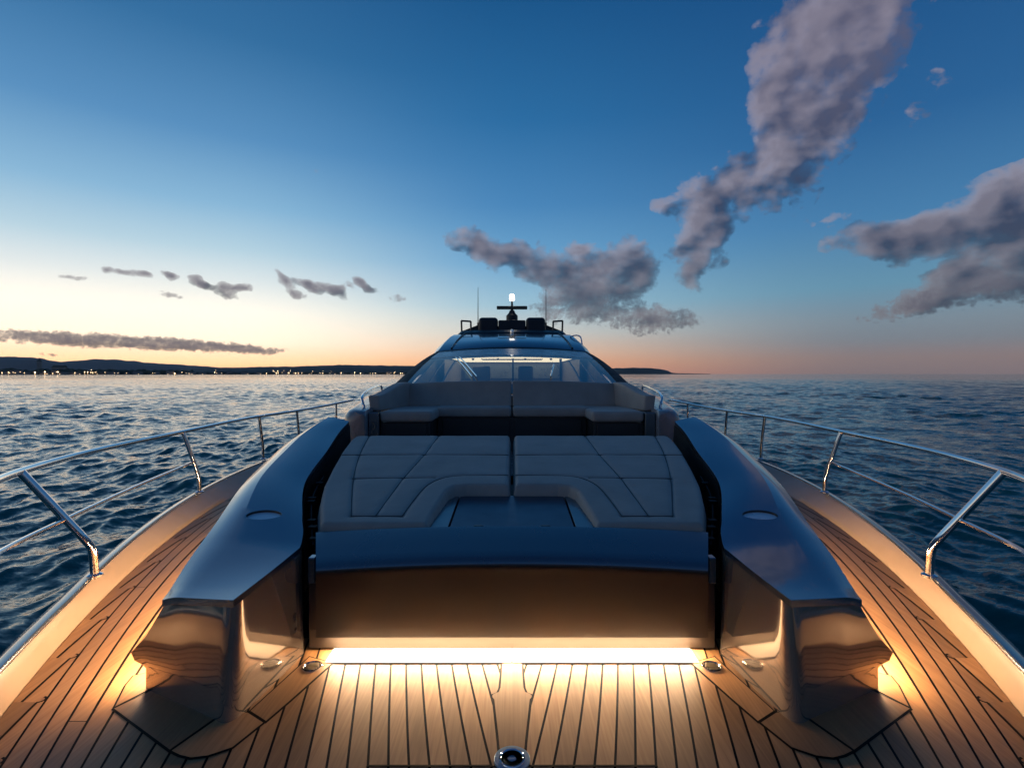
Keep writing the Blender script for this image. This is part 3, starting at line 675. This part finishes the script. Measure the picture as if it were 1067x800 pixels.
# ------------------------------------------------------------------ deck fittings
for sgn, lb in ((-1, 'oval steel deck drain beside the left end of the glowing strip'), (1, 'oval steel deck drain beside the right end of the glowing strip')):
    d_ = tag(empty('deck_drain', (sgn*.953, 2.47, .004)), lb, 'deck drain')
    mb = MB(); mb.lathe([(.048, -.002), (.046, .006), (.040, .007), (.037, .003), (.001, .002)], (sgn*.953, 2.47, .004), 30); under(mb.build('drain_rim', chrome, None), d_)
    mb = MB()
    for k in range(-2, 3): mb.box(sgn*.953-.032*(1-abs(k)*.16), sgn*.953+.032*(1-abs(k)*.16), 2.47+k*.013-.0035, 2.47+k*.013+.0035, .0065, .0105)
    under(mb.build('drain_grille', brass, None), d_)
cap = tag(empty('deck_filler_cap', (0, 1.88, .004)), 'round blue polished cap set in the teak at the centre line', 'deck cap')
mb = MB(); mb.lathe([(.066, -.002), (.0655, .002), (.064, .003), (.047, .003)], (0, 1.88, .004), 40); under(mb.build('cap_flange', cap_blue, None), cap)
mb = MB(); rings = []
tor = [(.043+.0045*math.cos(t), .004+.0035*math.sin(t)) for t in np.linspace(0, 2*math.pi, 10)[:-1]]
mb.lathe(tor+[tor[0]], (0, 1.88, .004), 40, cap=False); under(mb.build('cap_ring', chrome, None), cap)
mb = MB(); mb.lathe([(.0395, .003), (.034, .003), (.026, .003), (.023, .0015), (.019, .0016), (.014, .0034), (.001, .0038)], (0, 1.88, .004), 36); under(mb.build('cap_plug', cap_blue, None), cap)

# ------------------------------------------------------------------ sea
def build_sea():
    rad = [2.]
    while rad[-1] < 11500:
        r = rad[-1]; rad.append(r+max(.035, min(r*.0045, r*r/(540*3.4)*.9)) if r < 800 else r*1.12)
    rad = np.array(rad); th_f = np.linspace(-R(56), R(56), 860); th_b = np.linspace(R(56), 2*math.pi-R(56), 90)[1:-1]
    th = np.r_[th_f, th_b]; TH, RR = np.meshgrid(th, rad); X = RR*np.sin(TH); Y = RR*np.cos(TH)
    nR, nT = X.shape; Z = np.zeros_like(X); DX = np.zeros_like(X); DY = np.zeros_like(X)
    cell = np.gradient(rad)[:, None]*np.ones(nT)
    rng = np.random.RandomState(3)
    for k in range(54):
        lam = .38*(7/.38)**(rng.rand()); ang = R(205)+rng.randn()*.62; kk = 2*math.pi/lam
        amp = .0088*lam**.72*(.6+.8*rng.rand()); ph = rng.rand()*6.28
        fade = np.clip((lam/cell-2.2)/2, 0, 1)
        if lam < 2.0: fade = fade*np.clip((260-RR)/100, 0, 1)
        a = kk*(X*math.cos(ang)+Y*math.sin(ang))+ph
        Z += amp*fade*np.cos(a); q = .75*amp*fade*np.sin(a); DX -= q*math.cos(ang); DY -= q*math.sin(ang)
    # gusts: patches of stronger and weaker chop
    gust = .8+.35*np.sin(X*.11+Y*.05+1.)*np.sin(Y*.083-X*.03)
    Z *= gust
    V = np.stack([X+DX, Y+DY, Z], -1).reshape(-1, 3)
    idx = np.arange(nR*nT).reshape(nR, nT); a = idx[:-1]; b = idx[1:]
    Fq = np.stack([a, np.roll(a, -1, 1), np.roll(b, -1, 1), b], -1).reshape(-1, 4)
    me = bpy.data.meshes.new('sea'); me.vertices.add(len(V)); me.vertices.foreach_set('co', V.ravel().astype(np.float32))
    me.loops.add(Fq.size); me.loops.foreach_set('vertex_index', Fq.ravel().astype(np.int32))
    me.polygons.add(len(Fq)); me.polygons.foreach_set('loop_start', (np.arange(len(Fq))*4).astype(np.int32))
    me.polygons.foreach_set('use_smooth', np.ones(len(Fq), bool)); me.update(calc_edges=True); me.validate()
    bm_up = me.polygons[1000].normal.z
    if bm_up < 0: me.flip_normals()
    me.materials.append(water)
    o = bpy.data.objects.new('sea', me); COL.objects.link(o); o.location = (0, 0, SEA); o['kind'] = 'structure'; return o
build_sea()

# ------------------------------------------------------------------ coast
def az(px): return math.atan((px-CX)/F)
def ridge(name, prof, r0, r1, m_, rough=.12, seed=0):
    px = np.linspace(prof[0][0], prof[-1][0], 140); hy = np.interp(px, [p[0] for p in prof], [p[1] for p in prof])
    mb = MB(); rows = []
    rc = (r0+r1)/2
    for j in range(9):
        u = j/8; r = r0+(r1-r0)*u; row = []
        for x, y in zip(px, hy):
            a = az(x); h = .86*(CY-y)/F*(rc*math.cos(a)) + 3.4
            n_ = 1+rough*(mnoise.fractal((x*.11, u*3., seed), 1, 2, 5))
            row.append((r*math.sin(a), r*math.cos(a), SEA-1+max(0, h*n_)*math.sin(math.pi*u)**.7))
        rows.append(row)
    mb.loft(rows, closed=False); o = mb.build(name, m_, None, ang=60); o['kind'] = 'structure'; return o
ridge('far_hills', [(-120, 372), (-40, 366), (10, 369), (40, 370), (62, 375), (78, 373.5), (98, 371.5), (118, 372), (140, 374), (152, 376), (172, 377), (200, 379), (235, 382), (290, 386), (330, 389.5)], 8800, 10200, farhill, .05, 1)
ridge('coast_hills', [(150, 389.5), (180, 384), (215, 382), (250, 381.5), (290, 380.5), (330, 379.5), (352, 378.3), (385, 379.2), (430, 379.5), (470, 381), (520, 384), (560, 389.5)], 5200, 6400, forest, .06, 2)
ridge('headland', [(610, 389.5), (622, 384), (640, 382.5), (660, 382), (676, 382.3), (688, 383.5), (696, 385.5), (700, 388), (706, 388.6), (740, 389.3)], 5600, 6200, forest, .05, 3)
mb = MB(); rows = []
for r, z in ((2050, SEA-.5), (2080, SEA+1.2), (2400, SEA+3), (3000, SEA+4), (5300, SEA+6)):
    rows.append([((r*(1+.35*(k/60)))*math.sin(az(-150+k*10)), (r*(1+.35*(k/60)))*math.cos(az(-150+k*10)), z) for k in range(61)])
mb.loft(rows, closed=False); o = mb.build('coastal_plain', forest, None); o['kind'] = 'structure'
def shore(px, dr=0):
    k = (px+150)/600; r = 2100*(1+.35*k)+dr; a = az(px); return (r*math.sin(a), r*math.cos(a))
# tree belt behind the beach, one mass
mb = MB()
ico = bmesh.new(); bmesh.ops.create_icosphere(ico, subdivisions=2, radius=1); iv = [v.co.copy() for v in ico.verts]; ifc = [[v.index for v in f.verts] for f in ico.faces]; ico.free()
for k in range(620):
    px = random.uniform(-60, 470); dr = random.uniform(35, 260); x, y = shore(px, dr)
    big = .55+.45*mnoise.noise((px*.05, 0, 0)); h = random.uniform(6, 13)*(.7+.6*big)*(1. if px < 200 else .62); w_ = random.uniform(7, 15)
    mb.add([(x+c.x*w_*(1+.3*mnoise.noise(c*2+Vector((k, 0, 0)))), y+c.y*w_, SEA+2+h*.75+c.z*h*.75*(1+.35*mnoise.noise(c*2.3+Vector((0, k, 0))))) for c in iv], ifc)
o = mb.build('shore_trees', leafm, None); tag(o, kind='stuff', label='dark belt of trees along the far shore')
# town
def house(px, dr, w_, d_, h, label, roof=True):
    x, y = shore(px, dr); t = tag(empty('town_house', (x, y, SEA+1.5)), label, 'house', 'houses along the far shore'); t.rotation_euler = (0, 0, -az(px))
    mb = MB(); mb.box(-w_/2, w_/2, -d_/2, d_/2, 0, h); o = mb.build('wall', plaster, t, smooth=False)
    if roof:
        mb = MB(); mb.add([(-w_/2-.4, -d_/2-.4, h), (w_/2+.4, -d_/2-.4, h), (w_/2+.4, d_/2+.4, h), (-w_/2-.4, d_/2+.4, h), (-w_/2+w_*.15, 0, h+3), (w_/2-w_*.15, 0, h+3)], [[0, 1, 5, 4], [1, 2, 5], [2, 3, 4, 5], [3, 0, 4], [3, 2, 1, 0]]); mb.build('roof', forest, t, smooth=False)
    n = max(1, int(w_/9)); fl_ = max(1, int(h/3.4))
    for a in range(n):
        for b in range(fl_):
            if random.random() < .30:
                xx = -w_/2+(a+.5)*w_/n; zz = 1+b*3.3; mb = MB(); mb.box(xx-1.1, xx+1.1, -d_/2-.06, -d_/2-.01, zz, zz+1.6); mb.build('window', win_m, t, smooth=False)
hp = [6, 14, 22, 34, 46, 58, 66, 78, 92, 104, 118, 131, 142, 150, 163, 177, 186, 199, 212, 226, 240, 254, 268, 281, 296, 310, 322, 333, 345, 357, 368, 379, 391, 404]
for k, px in enumerate(hp):
    w_ = random.uniform(16, 44); h = random.choice([6, 7, 9, 10, 13]); 
    house(px+random.uniform(-2, 2), random.uniform(10, 70), w_, 11, h, 'small dim seafront house among trees on the far shore')
house(184, 90, 30, 16, 20, 'tallest seafront block, a pale tower with lit window on the far shore', False)
x, y = shore(41, 200); ch = tag(empty('bell_tower', (x, y, SEA+2)), 'slim dark bell tower rising above the shore trees at far left', 'tower')
mb = MB(); mb.box(-5, 5, -5, 5, 0, 46); mb.build('shaft', plaster, ch, smooth=False)
mb = MB(); mb.add([(-5.6, -5.6, 46), (5.6, -5.6, 46), (5.6, 5.6, 46), (-5.6, 5.6, 46), (0, 0, 58)], [[0, 1, 4], [1, 2, 4], [2, 3, 4], [3, 0, 4], [3, 2, 1, 0]]); mb.build('spire', forest, ch, smooth=False)
x, y = shore(62, 220); ch = tag(empty('church', (x, y, SEA+2)), 'low dark church roof beside the bell tower on the far shore', 'church')
mb = MB(); mb.box(-22, 22, -8, 8, 0, 26); mb.build('wall', plaster, ch, smooth=False)
mb = MB(); mb.add([(-23, -9, 26), (23, -9, 26), (23, 9, 26), (-23, 9, 26), (-23, 0, 34), (23, 0, 34)], [[0, 1, 5, 4], [1, 2, 5], [2, 3, 4, 5], [3, 0, 4], [3, 2, 1, 0]]); mb.build('roof', forest, ch, smooth=False)
# shore lamps
lm = bpy.data.meshes.new('shore_lamp'); bm = bmesh.new(); bmesh.ops.create_icosphere(bm, subdivisions=1, radius=1.5)
bmesh.ops.create_cone(bm, cap_ends=True, segments=6, radius1=.2, radius2=.15, depth=8, matrix=Matrix.Translation((0, 0, -5))); bm.to_mesh(lm); bm.free(); 
lamp_far = emit('far_lamp', (1.0, .66, .34), 6.); lm.materials.append(lamp_far)
for k in range(70):
    px = random.choice([random.uniform(0, 120), random.uniform(60, 420), random.uniform(280, 420)]); x, y = shore(px, random.uniform(0, 25) if k % 3 else random.uniform(280, 900))
    o = bpy.data.objects.new('shore_lamp', lm); COL.objects.link(o); o.location = (x, y, SEA+random.uniform(6, 11) if k % 3 else SEA+random.uniform(16, 24)); s_ = random.choice([.5, .6, .7, .9, 1.3]); o.scale = (s_, s_, s_)
    tag(o, 'tiny warm lamp glowing along the far shore', 'street lamp', 'lamps along the far shore')

# ------------------------------------------------------------------ sky
w = bpy.data.worlds.new('World'); S.world = w; w.use_nodes = True
nt = w.node_tree; bg = nt.nodes['Background']
SUN_AZ, SUN_EL = R(-44), R(1.0)
sk = N(nt, 'ShaderNodeTexSky', sky_type='NISHITA'); sk.sun_disc = False; sk.sun_elevation = SUN_EL; sk.sun_rotation = SUN_AZ
sk.air_density = 1.; sk.dust_density = .5; sk.ozone_density = 4.
geo = N(nt, 'ShaderNodeTexCoord'); sx = N(nt, 'ShaderNodeSeparateXYZ'); L(nt, geo.outputs['Generated'], sx.inputs[0])
def M(op, a, b=None, c=None, clamp=False):
    n = N(nt, 'ShaderNodeMath', operation=op); n.use_clamp = clamp
    for i, v in enumerate((a, b, c)):
        if v is None: continue
        if isinstance(v, (int, float)): n.inputs[i].default_value = v
        else: L(nt, v, n.inputs[i])
    return n.outputs[0]
def MR(v, a, b, c=0., d=1., smooth=True):
    n = N(nt, 'ShaderNodeMapRange'); n.interpolation_type = 'SMOOTHSTEP' if smooth else 'LINEAR'
    L(nt, v, n.inputs[0]); n.inputs[1].default_value, n.inputs[2].default_value, n.inputs[3].default_value, n.inputs[4].default_value = a, b, c, d; return n.outputs[0]
def MIX(f, a, b):
    n = N(nt, 'ShaderNodeMix', data_type='RGBA'); 
    if isinstance(f, float): n.inputs[0].default_value = f
    else: L(nt, f, n.inputs[0])
    for i, v in ((6, a), (7, b)):
        if isinstance(v, tuple): n.inputs[i].default_value = v
        else: L(nt, v, n.inputs[i])
    return n.outputs[2]
AZ = M('ARCTAN2', sx.outputs[0], sx.outputs[1]); EL = M('ARCSINE', sx.outputs[2])
def ramp(stops, gain=1.):
    n = N(nt, 'ShaderNodeValToRGB'); e = n.color_ramp.elements; n.color_ramp.interpolation = 'EASE' if False else 'LINEAR'
    L(nt, M('DIVIDE', EL, math.pi/2), n.inputs[0])
    while len(e) < len(stops): e.new(.5)
    for k, (d, c) in enumerate(stops): e[k].position = max(0, d)/90; q_ = 1+(gain-1)*max(0, 1-d/10); cl = lin(*c); q_ *= 1-.22*max(0, min(1, (d-10)/22)); e[k].color = (cl[0]*q_, cl[1]*q_, cl[2]*q_, 1)
    return n.outputs[0]
left = ramp([(0, (236, 170, 112)), (1.2, (247, 200, 150)), (3, (250, 228, 200)), (6, (240, 232, 215)), (9, (215, 222, 220)), (12, (178, 206, 218)), (16, (134, 180, 210)), (22, (88, 144, 190)), (30, (52, 114, 164)), (40, (30, 88, 142)), (90, (14, 48, 96))], 1.75)
mid = ramp([(0, (214, 138, 100)), (1.2, (226, 162, 120)), (2.6, (224, 186, 156)), (4.5, (196, 194, 186)), (7.5, (150, 184, 200)), (12, (106, 160, 198)), (18, (72, 132, 182)), (26, (42, 110, 164)), (36, (24, 88, 142)), (90, (12, 44, 92))], 1.3)
right = ramp([(0, (128, 116, 118)), (1.5, (140, 124, 122)), (3, (126, 132, 140)), (5, (122, 138, 150)), (8, (98, 142, 166)), (14, (68, 122, 166)), (22, (42, 98, 150)), (36, (20, 76, 132)), (90, (11, 40, 86))])
back = ramp([(0, (84, 88, 106)), (6, (78, 92, 122)), (14, (60, 92, 134)), (30, (34, 74, 122)), (90, (11, 40, 86))])
sky = MIX(MR(AZ, R(-30), R(2)), left, mid); sky = MIX(MR(AZ, R(-4), R(36)), sky, right)
sky = MIX(MR(M('ABSOLUTE', M('SUBTRACT', AZ, -.25)), R(60), R(150)), sky, back)
nis = N(nt, 'ShaderNodeMix', data_type='RGBA', blend_type='ADD'); nis.inputs[0].default_value = 1.
scl = N(nt, 'ShaderNodeVectorMath', operation='SCALE'); scl.inputs[3].default_value = .03; L(nt, sk.outputs[0], scl.inputs[0])
dark = N(nt, 'ShaderNodeVectorMath', operation='SCALE'); dark.inputs[3].default_value = .93; L(nt, sky, dark.inputs[0])
L(nt, dark.outputs[0], nis.inputs[6]); L(nt, scl.outputs[0], nis.inputs[7]); sky = nis.outputs[2]

# clouds, drawn on the celestial sphere in azimuth and elevation
blobs = [  # photo x, y, half width, half height, tilt, weight
    (928, -8, 58, 52, 10, .62), (880, 15, 50, 46, 0, .88), (850, 75, 54, 50, -10, .98), (902, 62, 40, 44, 0, .55), (836, 132, 46, 42, -20, 1.0), (800, 184, 52, 30, -28, 1.0), (744, 214, 42, 31, 0, 1.0), (730, 254, 28, 36, 8, 1.0), (722, 290, 15, 20, 0, .8), (804, 96, 24, 44, 5, .72), (822, 18, 34, 32, 0, .66), (868, 140, 26, 26, 0, .42),
    (498, 252, 40, 14, -16, .95), (540, 270, 46, 18, -14, 1.0), (585, 284, 40, 24, 0, 1.05), (648, 276, 40, 27, 0, 1.05), (662, 296, 26, 18, 0, .9), (612, 314, 46, 25, 0, 1.05), (680, 334, 36, 14, 0, .95), (560, 322, 22, 16, 0, .5), (720, 338, 12, 6, 0, .5), (606, 256, 14, 9, 0, .7),
    (922, 250, 64, 22, 0, 1.05), (1000, 235, 84, 36, 8, 1.15), (1060, 222, 54, 36, 0, 1.15), (1035, 287, 90, 25, 13, 1.1), (962, 313, 62, 14, 16, 1.0), (1085, 292, 50, 24, 0, 1.), (1135, 255, 60, 42, 0, 1.1), (985, 284, 26, 7, 10, .7),
    (948, 118, 46, 30, 50, .52), (866, 228, 38, 9, 14, .78), (690, 215, 12, 8, 0, .5),
    (112, 283, 11, 5.5, -30, 0.93), (125, 285, 15, 4.5, -30, 0.77), (138, 287, 15, 6.5, -8, 0.95), (150, 287, 9, 4.5, -8, 0.82), (168, 284, 11, 4.5, -8, 0.80), (176, 288, 9, 6.5, -8, 0.95), (200, 288, 11, 4.5, -8, 0.82), (206, 294, 13, 4.5, -8, 0.92), (215, 297, 11, 4.5, -18, 0.87), (228, 298, 9, 6.5, -8, 0.75), (240, 302, 13, 6.5, -8, 0.96), (252, 301, 11, 5.5, 0, 0.90), (237, 309, 15, 5.5, -18, 0.81), (291, 286, 13, 4.5, -30, 0.76), (298, 293, 13, 6.5, 0, 0.93), (303, 303, 11, 6.5, -18, 0.77), (312, 308, 11, 6.5, 0, 0.82), (318, 293, 13, 5.5, -8, 0.91), (325, 300, 11, 5.5, -30, 0.96), (336, 298, 11, 5.5, -18, 0.78), (345, 303, 11, 5.5, 0, 0.76), (352, 308, 13, 6.5, -30, 0.97), (360, 300, 13, 6.5, -8, 0.75), (372, 294, 13, 5.5, -18, 0.94), (378, 300, 15, 6.5, -30, 0.82), (388, 302, 11, 5.5, -8, 0.78), (75, 289, 26, 4.5, -4, .62), (420, 313, 20, 6, 0, .55), (172, 306, 26, 4.5, -6, .6),
    (40, 352, 110, 9, -2, 1.1), (130, 356, 110, 8.5, -2, 1.15), (210, 360, 90, 8, -2, 1.1), (268, 364, 40, 5, -3, .85), (50, 369, 30, 2.5, -3, .6),
    (338, 183, 24, 7, 5, .35)]
gt_ = bpy.data.node_groups.new('cloud_field', 'ShaderNodeTree')
gt_.interface.new_socket('Vector', in_out='INPUT', socket_type='NodeSocketVector'); gt_.interface.new_socket('Value', in_out='OUTPUT', socket_type='NodeSocketFloat'); gt_.interface.new_socket('Soft', in_out='OUTPUT', socket_type='NodeSocketFloat')
gi = gt_.nodes.new('NodeGroupInput'); go = gt_.nodes.new('NodeGroupOutput')
wn = N(gt_, 'ShaderNodeTexNoise', noise_dimensions='2D', i_Scale=9., i_Detail=3.); L(gt_, gi.outputs[0], wn.inputs['Vector'])
wm = N(gt_, 'ShaderNodeVectorMath', operation='MULTIPLY_ADD'); wm.inputs[1].default_value = (.055, .040, 0); L(gt_, wn.outputs['Color'], wm.inputs[0]); L(gt_, gi.outputs[0], wm.inputs[2])
ws = N(gt_, 'ShaderNodeVectorMath', operation='SUBTRACT'); ws.inputs[1].default_value = (.0275, .020, 0); L(gt_, wm.outputs[0], ws.inputs[0])
# thin low clouds take only a little of the warp
sepg = N(gt_, 'ShaderNodeSeparateXYZ'); L(gt_, gi.outputs[0], sepg.inputs[0])
mrw = N(gt_, 'ShaderNodeMapRange', i_1=.04, i_2=.16, i_3=.22, i_4=1.); mrw.inputs[1].default_value = .05; mrw.inputs[2].default_value = .2; L(gt_, sepg.outputs[1], mrw.inputs[0])
mixw = N(gt_, 'ShaderNodeMix', data_type='VECTOR'); L(gt_, mrw.outputs[0], mixw.inputs[0]); L(gt_, gi.outputs[0], mixw.inputs[4]); L(gt_, ws.outputs[0], mixw.inputs[5])
acc = None
for px, py, a, b, tilt, wt in blobs:
    A0 = math.atan((px-CX)/F); E0 = math.atan((CY-py)/F*math.cos(A0)); ca_ = math.cos(A0); ce = math.cos(E0)
    k_ = 1.48 if py < 345 and px > 450 else 1.15; ra = a/F*ca_*ca_*k_; rb = b/F*ca_*ce*ce*k_
    mp = N(gt_, 'ShaderNodeMapping', vector_type='TEXTURE'); mp.inputs['Location'].default_value = (A0, E0, 0); mp.inputs['Rotation'].default_value = (0, 0, R(tilt)); mp.inputs['Scale'].default_value = (ra, rb, 1)
    L(gt_, mixw.outputs[1], mp.inputs[0]); gr = N(gt_, 'ShaderNodeTexGradient', gradient_type='SPHERICAL'); L(gt_, mp.outputs[0], gr.inputs[0])
    ma = N(gt_, 'ShaderNodeMath', operation='MULTIPLY_ADD'); ma.inputs[1].default_value = wt
    L(gt_, gr.outputs['Fac'], ma.inputs[0])
    if acc is None: ma.inputs[2].default_value = 0
    else: L(gt_, acc, ma.inputs[2])
    acc = ma.outputs[0]
mn = N(gt_, 'ShaderNodeMath', operation='MINIMUM'); mn.inputs[1].default_value = 1.1; L(gt_, acc, mn.inputs[0])
mps = N(gt_, 'ShaderNodeMapping'); mps.inputs['Scale'].default_value = (1, 1.5, 1); L(gt_, gi.outputs[0], mps.inputs[0])
fn = N(gt_, 'ShaderNodeTexNoise', noise_dimensions='2D', i_Scale=10., i_Detail=8., i_Roughness=.68, i_Distortion=.2); L(gt_, mps.outputs[0], fn.inputs['Vector'])
fn2 = N(gt_, 'ShaderNodeTexNoise', noise_dimensions='2D', i_Scale=64., i_Detail=7., i_Roughness=.68, i_Distortion=.2); L(gt_, mps.outputs[0], fn2.inputs['Vector'])
fmx = N(gt_, 'ShaderNodeMix', data_type='FLOAT'); L(gt_, mrw.outputs[0], fmx.inputs[0]); 
def billow(sc, base):      # cauliflower lumps: smooth cells mixed into the fractal noise
    vo = N(gt_, 'ShaderNodeTexVoronoi', feature='F1', voronoi_dimensions='2D', i_Scale=sc, i_Detail=2., i_Roughness=.55, i_Randomness=1.); L(gt_, ws.outputs[0], vo.inputs['Vector'])
    a_ = N(gt_, 'ShaderNodeMath', operation='MULTIPLY_ADD'); a_.inputs[1].default_value = -.26; a_.inputs[2].default_value = .135; L(gt_, vo.outputs['Distance'], a_.inputs[0])
    b_ = N(gt_, 'ShaderNodeMath', operation='ADD'); L(gt_, a_.outputs[0], b_.inputs[0]); L(gt_, base, b_.inputs[1]); return b_.outputs[0]
L(gt_, billow(130., fn2.outputs[0]), fmx.inputs[2]); L(gt_, billow(22., fn.outputs[0]), fmx.inputs[3])
# d = field*1.35 + (noise-.5)*1.5 - .42   (noise only where there is a field)
g1_ = N(gt_, 'ShaderNodeMath', operation='MULTIPLY_ADD'); g1a = N(gt_, 'ShaderNodeMath', operation='SUBTRACT'); g1a.inputs[1].default_value = .5; L(gt_, fmx.outputs[0], g1a.inputs[0])
mra = N(gt_, 'ShaderNodeMapRange', i_3=5.2, i_4=3.9); mra.inputs[1].default_value = .05; mra.inputs[2].default_value = .2; L(gt_, sepg.outputs[1], mra.inputs[0])
L(gt_, g1a.outputs[0], g1_.inputs[0]); L(gt_, mra.outputs[0], g1_.inputs[1]); g1_.inputs[2].default_value = 0
g2_ = N(gt_, 'ShaderNodeMath', operation='MULTIPLY_ADD'); g2_.inputs[1].default_value = 2.5; g2_.inputs[2].default_value = -.70; L(gt_, mn.outputs[0], g2_.inputs[0])
g3_ = N(gt_, 'ShaderNodeMath', operation='ADD'); L(gt_, g1_.outputs[0], g3_.inputs[0]); L(gt_, g2_.outputs[0], g3_.inputs[1]); mrg = N(gt_, 'ShaderNodeMapRange', i_1=.0, i_3=-3., i_4=0.); mrg.inputs[1].default_value = 0.; mrg.inputs[2].default_value = .16; L(gt_, acc, mrg.inputs[0])
g5_ = N(gt_, 'ShaderNodeMath', operation='ADD'); L(gt_, g3_.outputs[0], g5_.inputs[0]); L(gt_, mrg.outputs[0], g5_.inputs[1]); L(gt_, g5_.outputs[0], go.inputs[0])
fs3 = N(gt_, 'ShaderNodeTexNoise', noise_dimensions='2D', i_Scale=13., i_Detail=2.5, i_Roughness=.5); L(gt_, mps.outputs[0], fs3.inputs['Vector'])
g4_ = N(gt_, 'ShaderNodeMath', operation='MULTIPLY_ADD'); g4_.inputs[1].default_value = 4.5; L(gt_, fs3.outputs[0], g4_.inputs[0]); L(gt_, mn.outputs[0], g4_.inputs[2]); L(gt_, g4_.outputs[0], go.inputs[1])
cv = N(nt, 'ShaderNodeCombineXYZ'); L(nt, AZ, cv.inputs[0]); L(nt, EL, cv.inputs[1])
def field(dx, dy):
    v = N(nt, 'ShaderNodeVectorMath', operation='ADD'); v.inputs[1].default_value = (dx, dy, 0); L(nt, cv.outputs[0], v.inputs[0])
    g = nt.nodes.new('ShaderNodeGroup'); g.node_tree = gt_; L(nt, v.outputs[0], g.inputs[0]); return g.outputs[0], g.outputs[1]
(D0, S0), (D1, S1) = field(0, 0), field(-.022, .012)
alpha = M('SUBTRACT', 1., M('EXPONENT', M('MULTIPLY', M('MAXIMUM', M('ADD', D0, .22), 0.), -1.45)))
slope = M('ADD', M('MULTIPLY', M('SUBTRACT', S0, S1), .75), M('MULTIPLY', M('SUBTRACT', D0, D1), .30))                 # positive where the cloud thins towards the afterglow
lit = MR(slope, -.55, .85, smooth=False)
thick = MR(D0, .2, 2.4)
c_dark = MIX(MR(EL, R(3), R(14)), lin(60, 61, 70), lin(40, 48, 72)); c_lit = MIX(MR(EL, R(3), R(16)), lin(112, 104, 106), lin(148, 140, 150))
cc = MIX(lit, c_dark, c_lit); cc = MIX(M('MULTIPLY', thick, .52), cc, lin(64, 68, 88))
cc = MIX(M('MULTIPLY', MR(EL, R(16), R(30)), .35), cc, lin(132, 124, 142))
sky = MIX(M('MULTIPLY', alpha, .95), sky, cc)
L(nt, sky, bg.inputs[0]); bg.inputs[1].default_value = 1.0

# the afterglow's last direct light
sl = bpy.data.lights.new('sun', 'SUN'); sl.energy = .03; sl.angle = R(60); sl.color = (1, .72, .52); so = bpy.data.objects.new('sun', sl); COL.objects.link(so)
dirv = Vector((math.sin(SUN_AZ)*math.cos(R(5)), math.cos(SUN_AZ)*math.cos(R(5)), math.sin(R(5)))); so.rotation_euler = dirv.to_track_quat('Z', 'Y').to_euler()

# evening haze over the water
hz = bpy.data.materials.new('haze'); hz.use_nodes = True; hn = hz.node_tree; hn.nodes.remove(hn.nodes['Principled BSDF'])
pv = N(hn, 'ShaderNodeVolumePrincipled'); pv.inputs['Color'].default_value = (.86, .88, .92, 1); pv.inputs['Density'].default_value = 2.4e-5; pv.inputs['Anisotropy'].default_value = .2
L(hn, pv.outputs[0], hn.nodes['Material Output'].inputs['Volume'])
mb = MB(); mb.box(-13500, 13500, -13500, 13500, SEA-4, 700); o = mb.build('haze', hz, None, smooth=False); o['kind'] = 'stuff'

# ------------------------------------------------------------------ camera and output
c = bpy.data.cameras.new('camera'); cam = bpy.data.objects.new('camera', c); COL.objects.link(cam); S.camera = cam
cam.location = (0, 0, EYE); cam.rotation_euler = (math.pi/2, 0, 0); c.sensor_width = 36; c.lens = F/1067*36; c.shift_y = -10.5/1067; c.clip_start = .05; c.clip_end = 60000
S.view_settings.view_transform = 'Standard'; S.view_settings.look = 'None'; S.view_settings.exposure = .25; S.view_settings.gamma = 1
S.render.engine = 'CYCLES'; cy = S.cycles
cy.use_denoising = True; cy.max_bounces = 6; cy.transparent_max_bounces = 8; cy.sample_clamp_indirect = 8; cy.caustics_reflective = True; cy.caustics_refractive = False
cy.use_adaptive_sampling = False
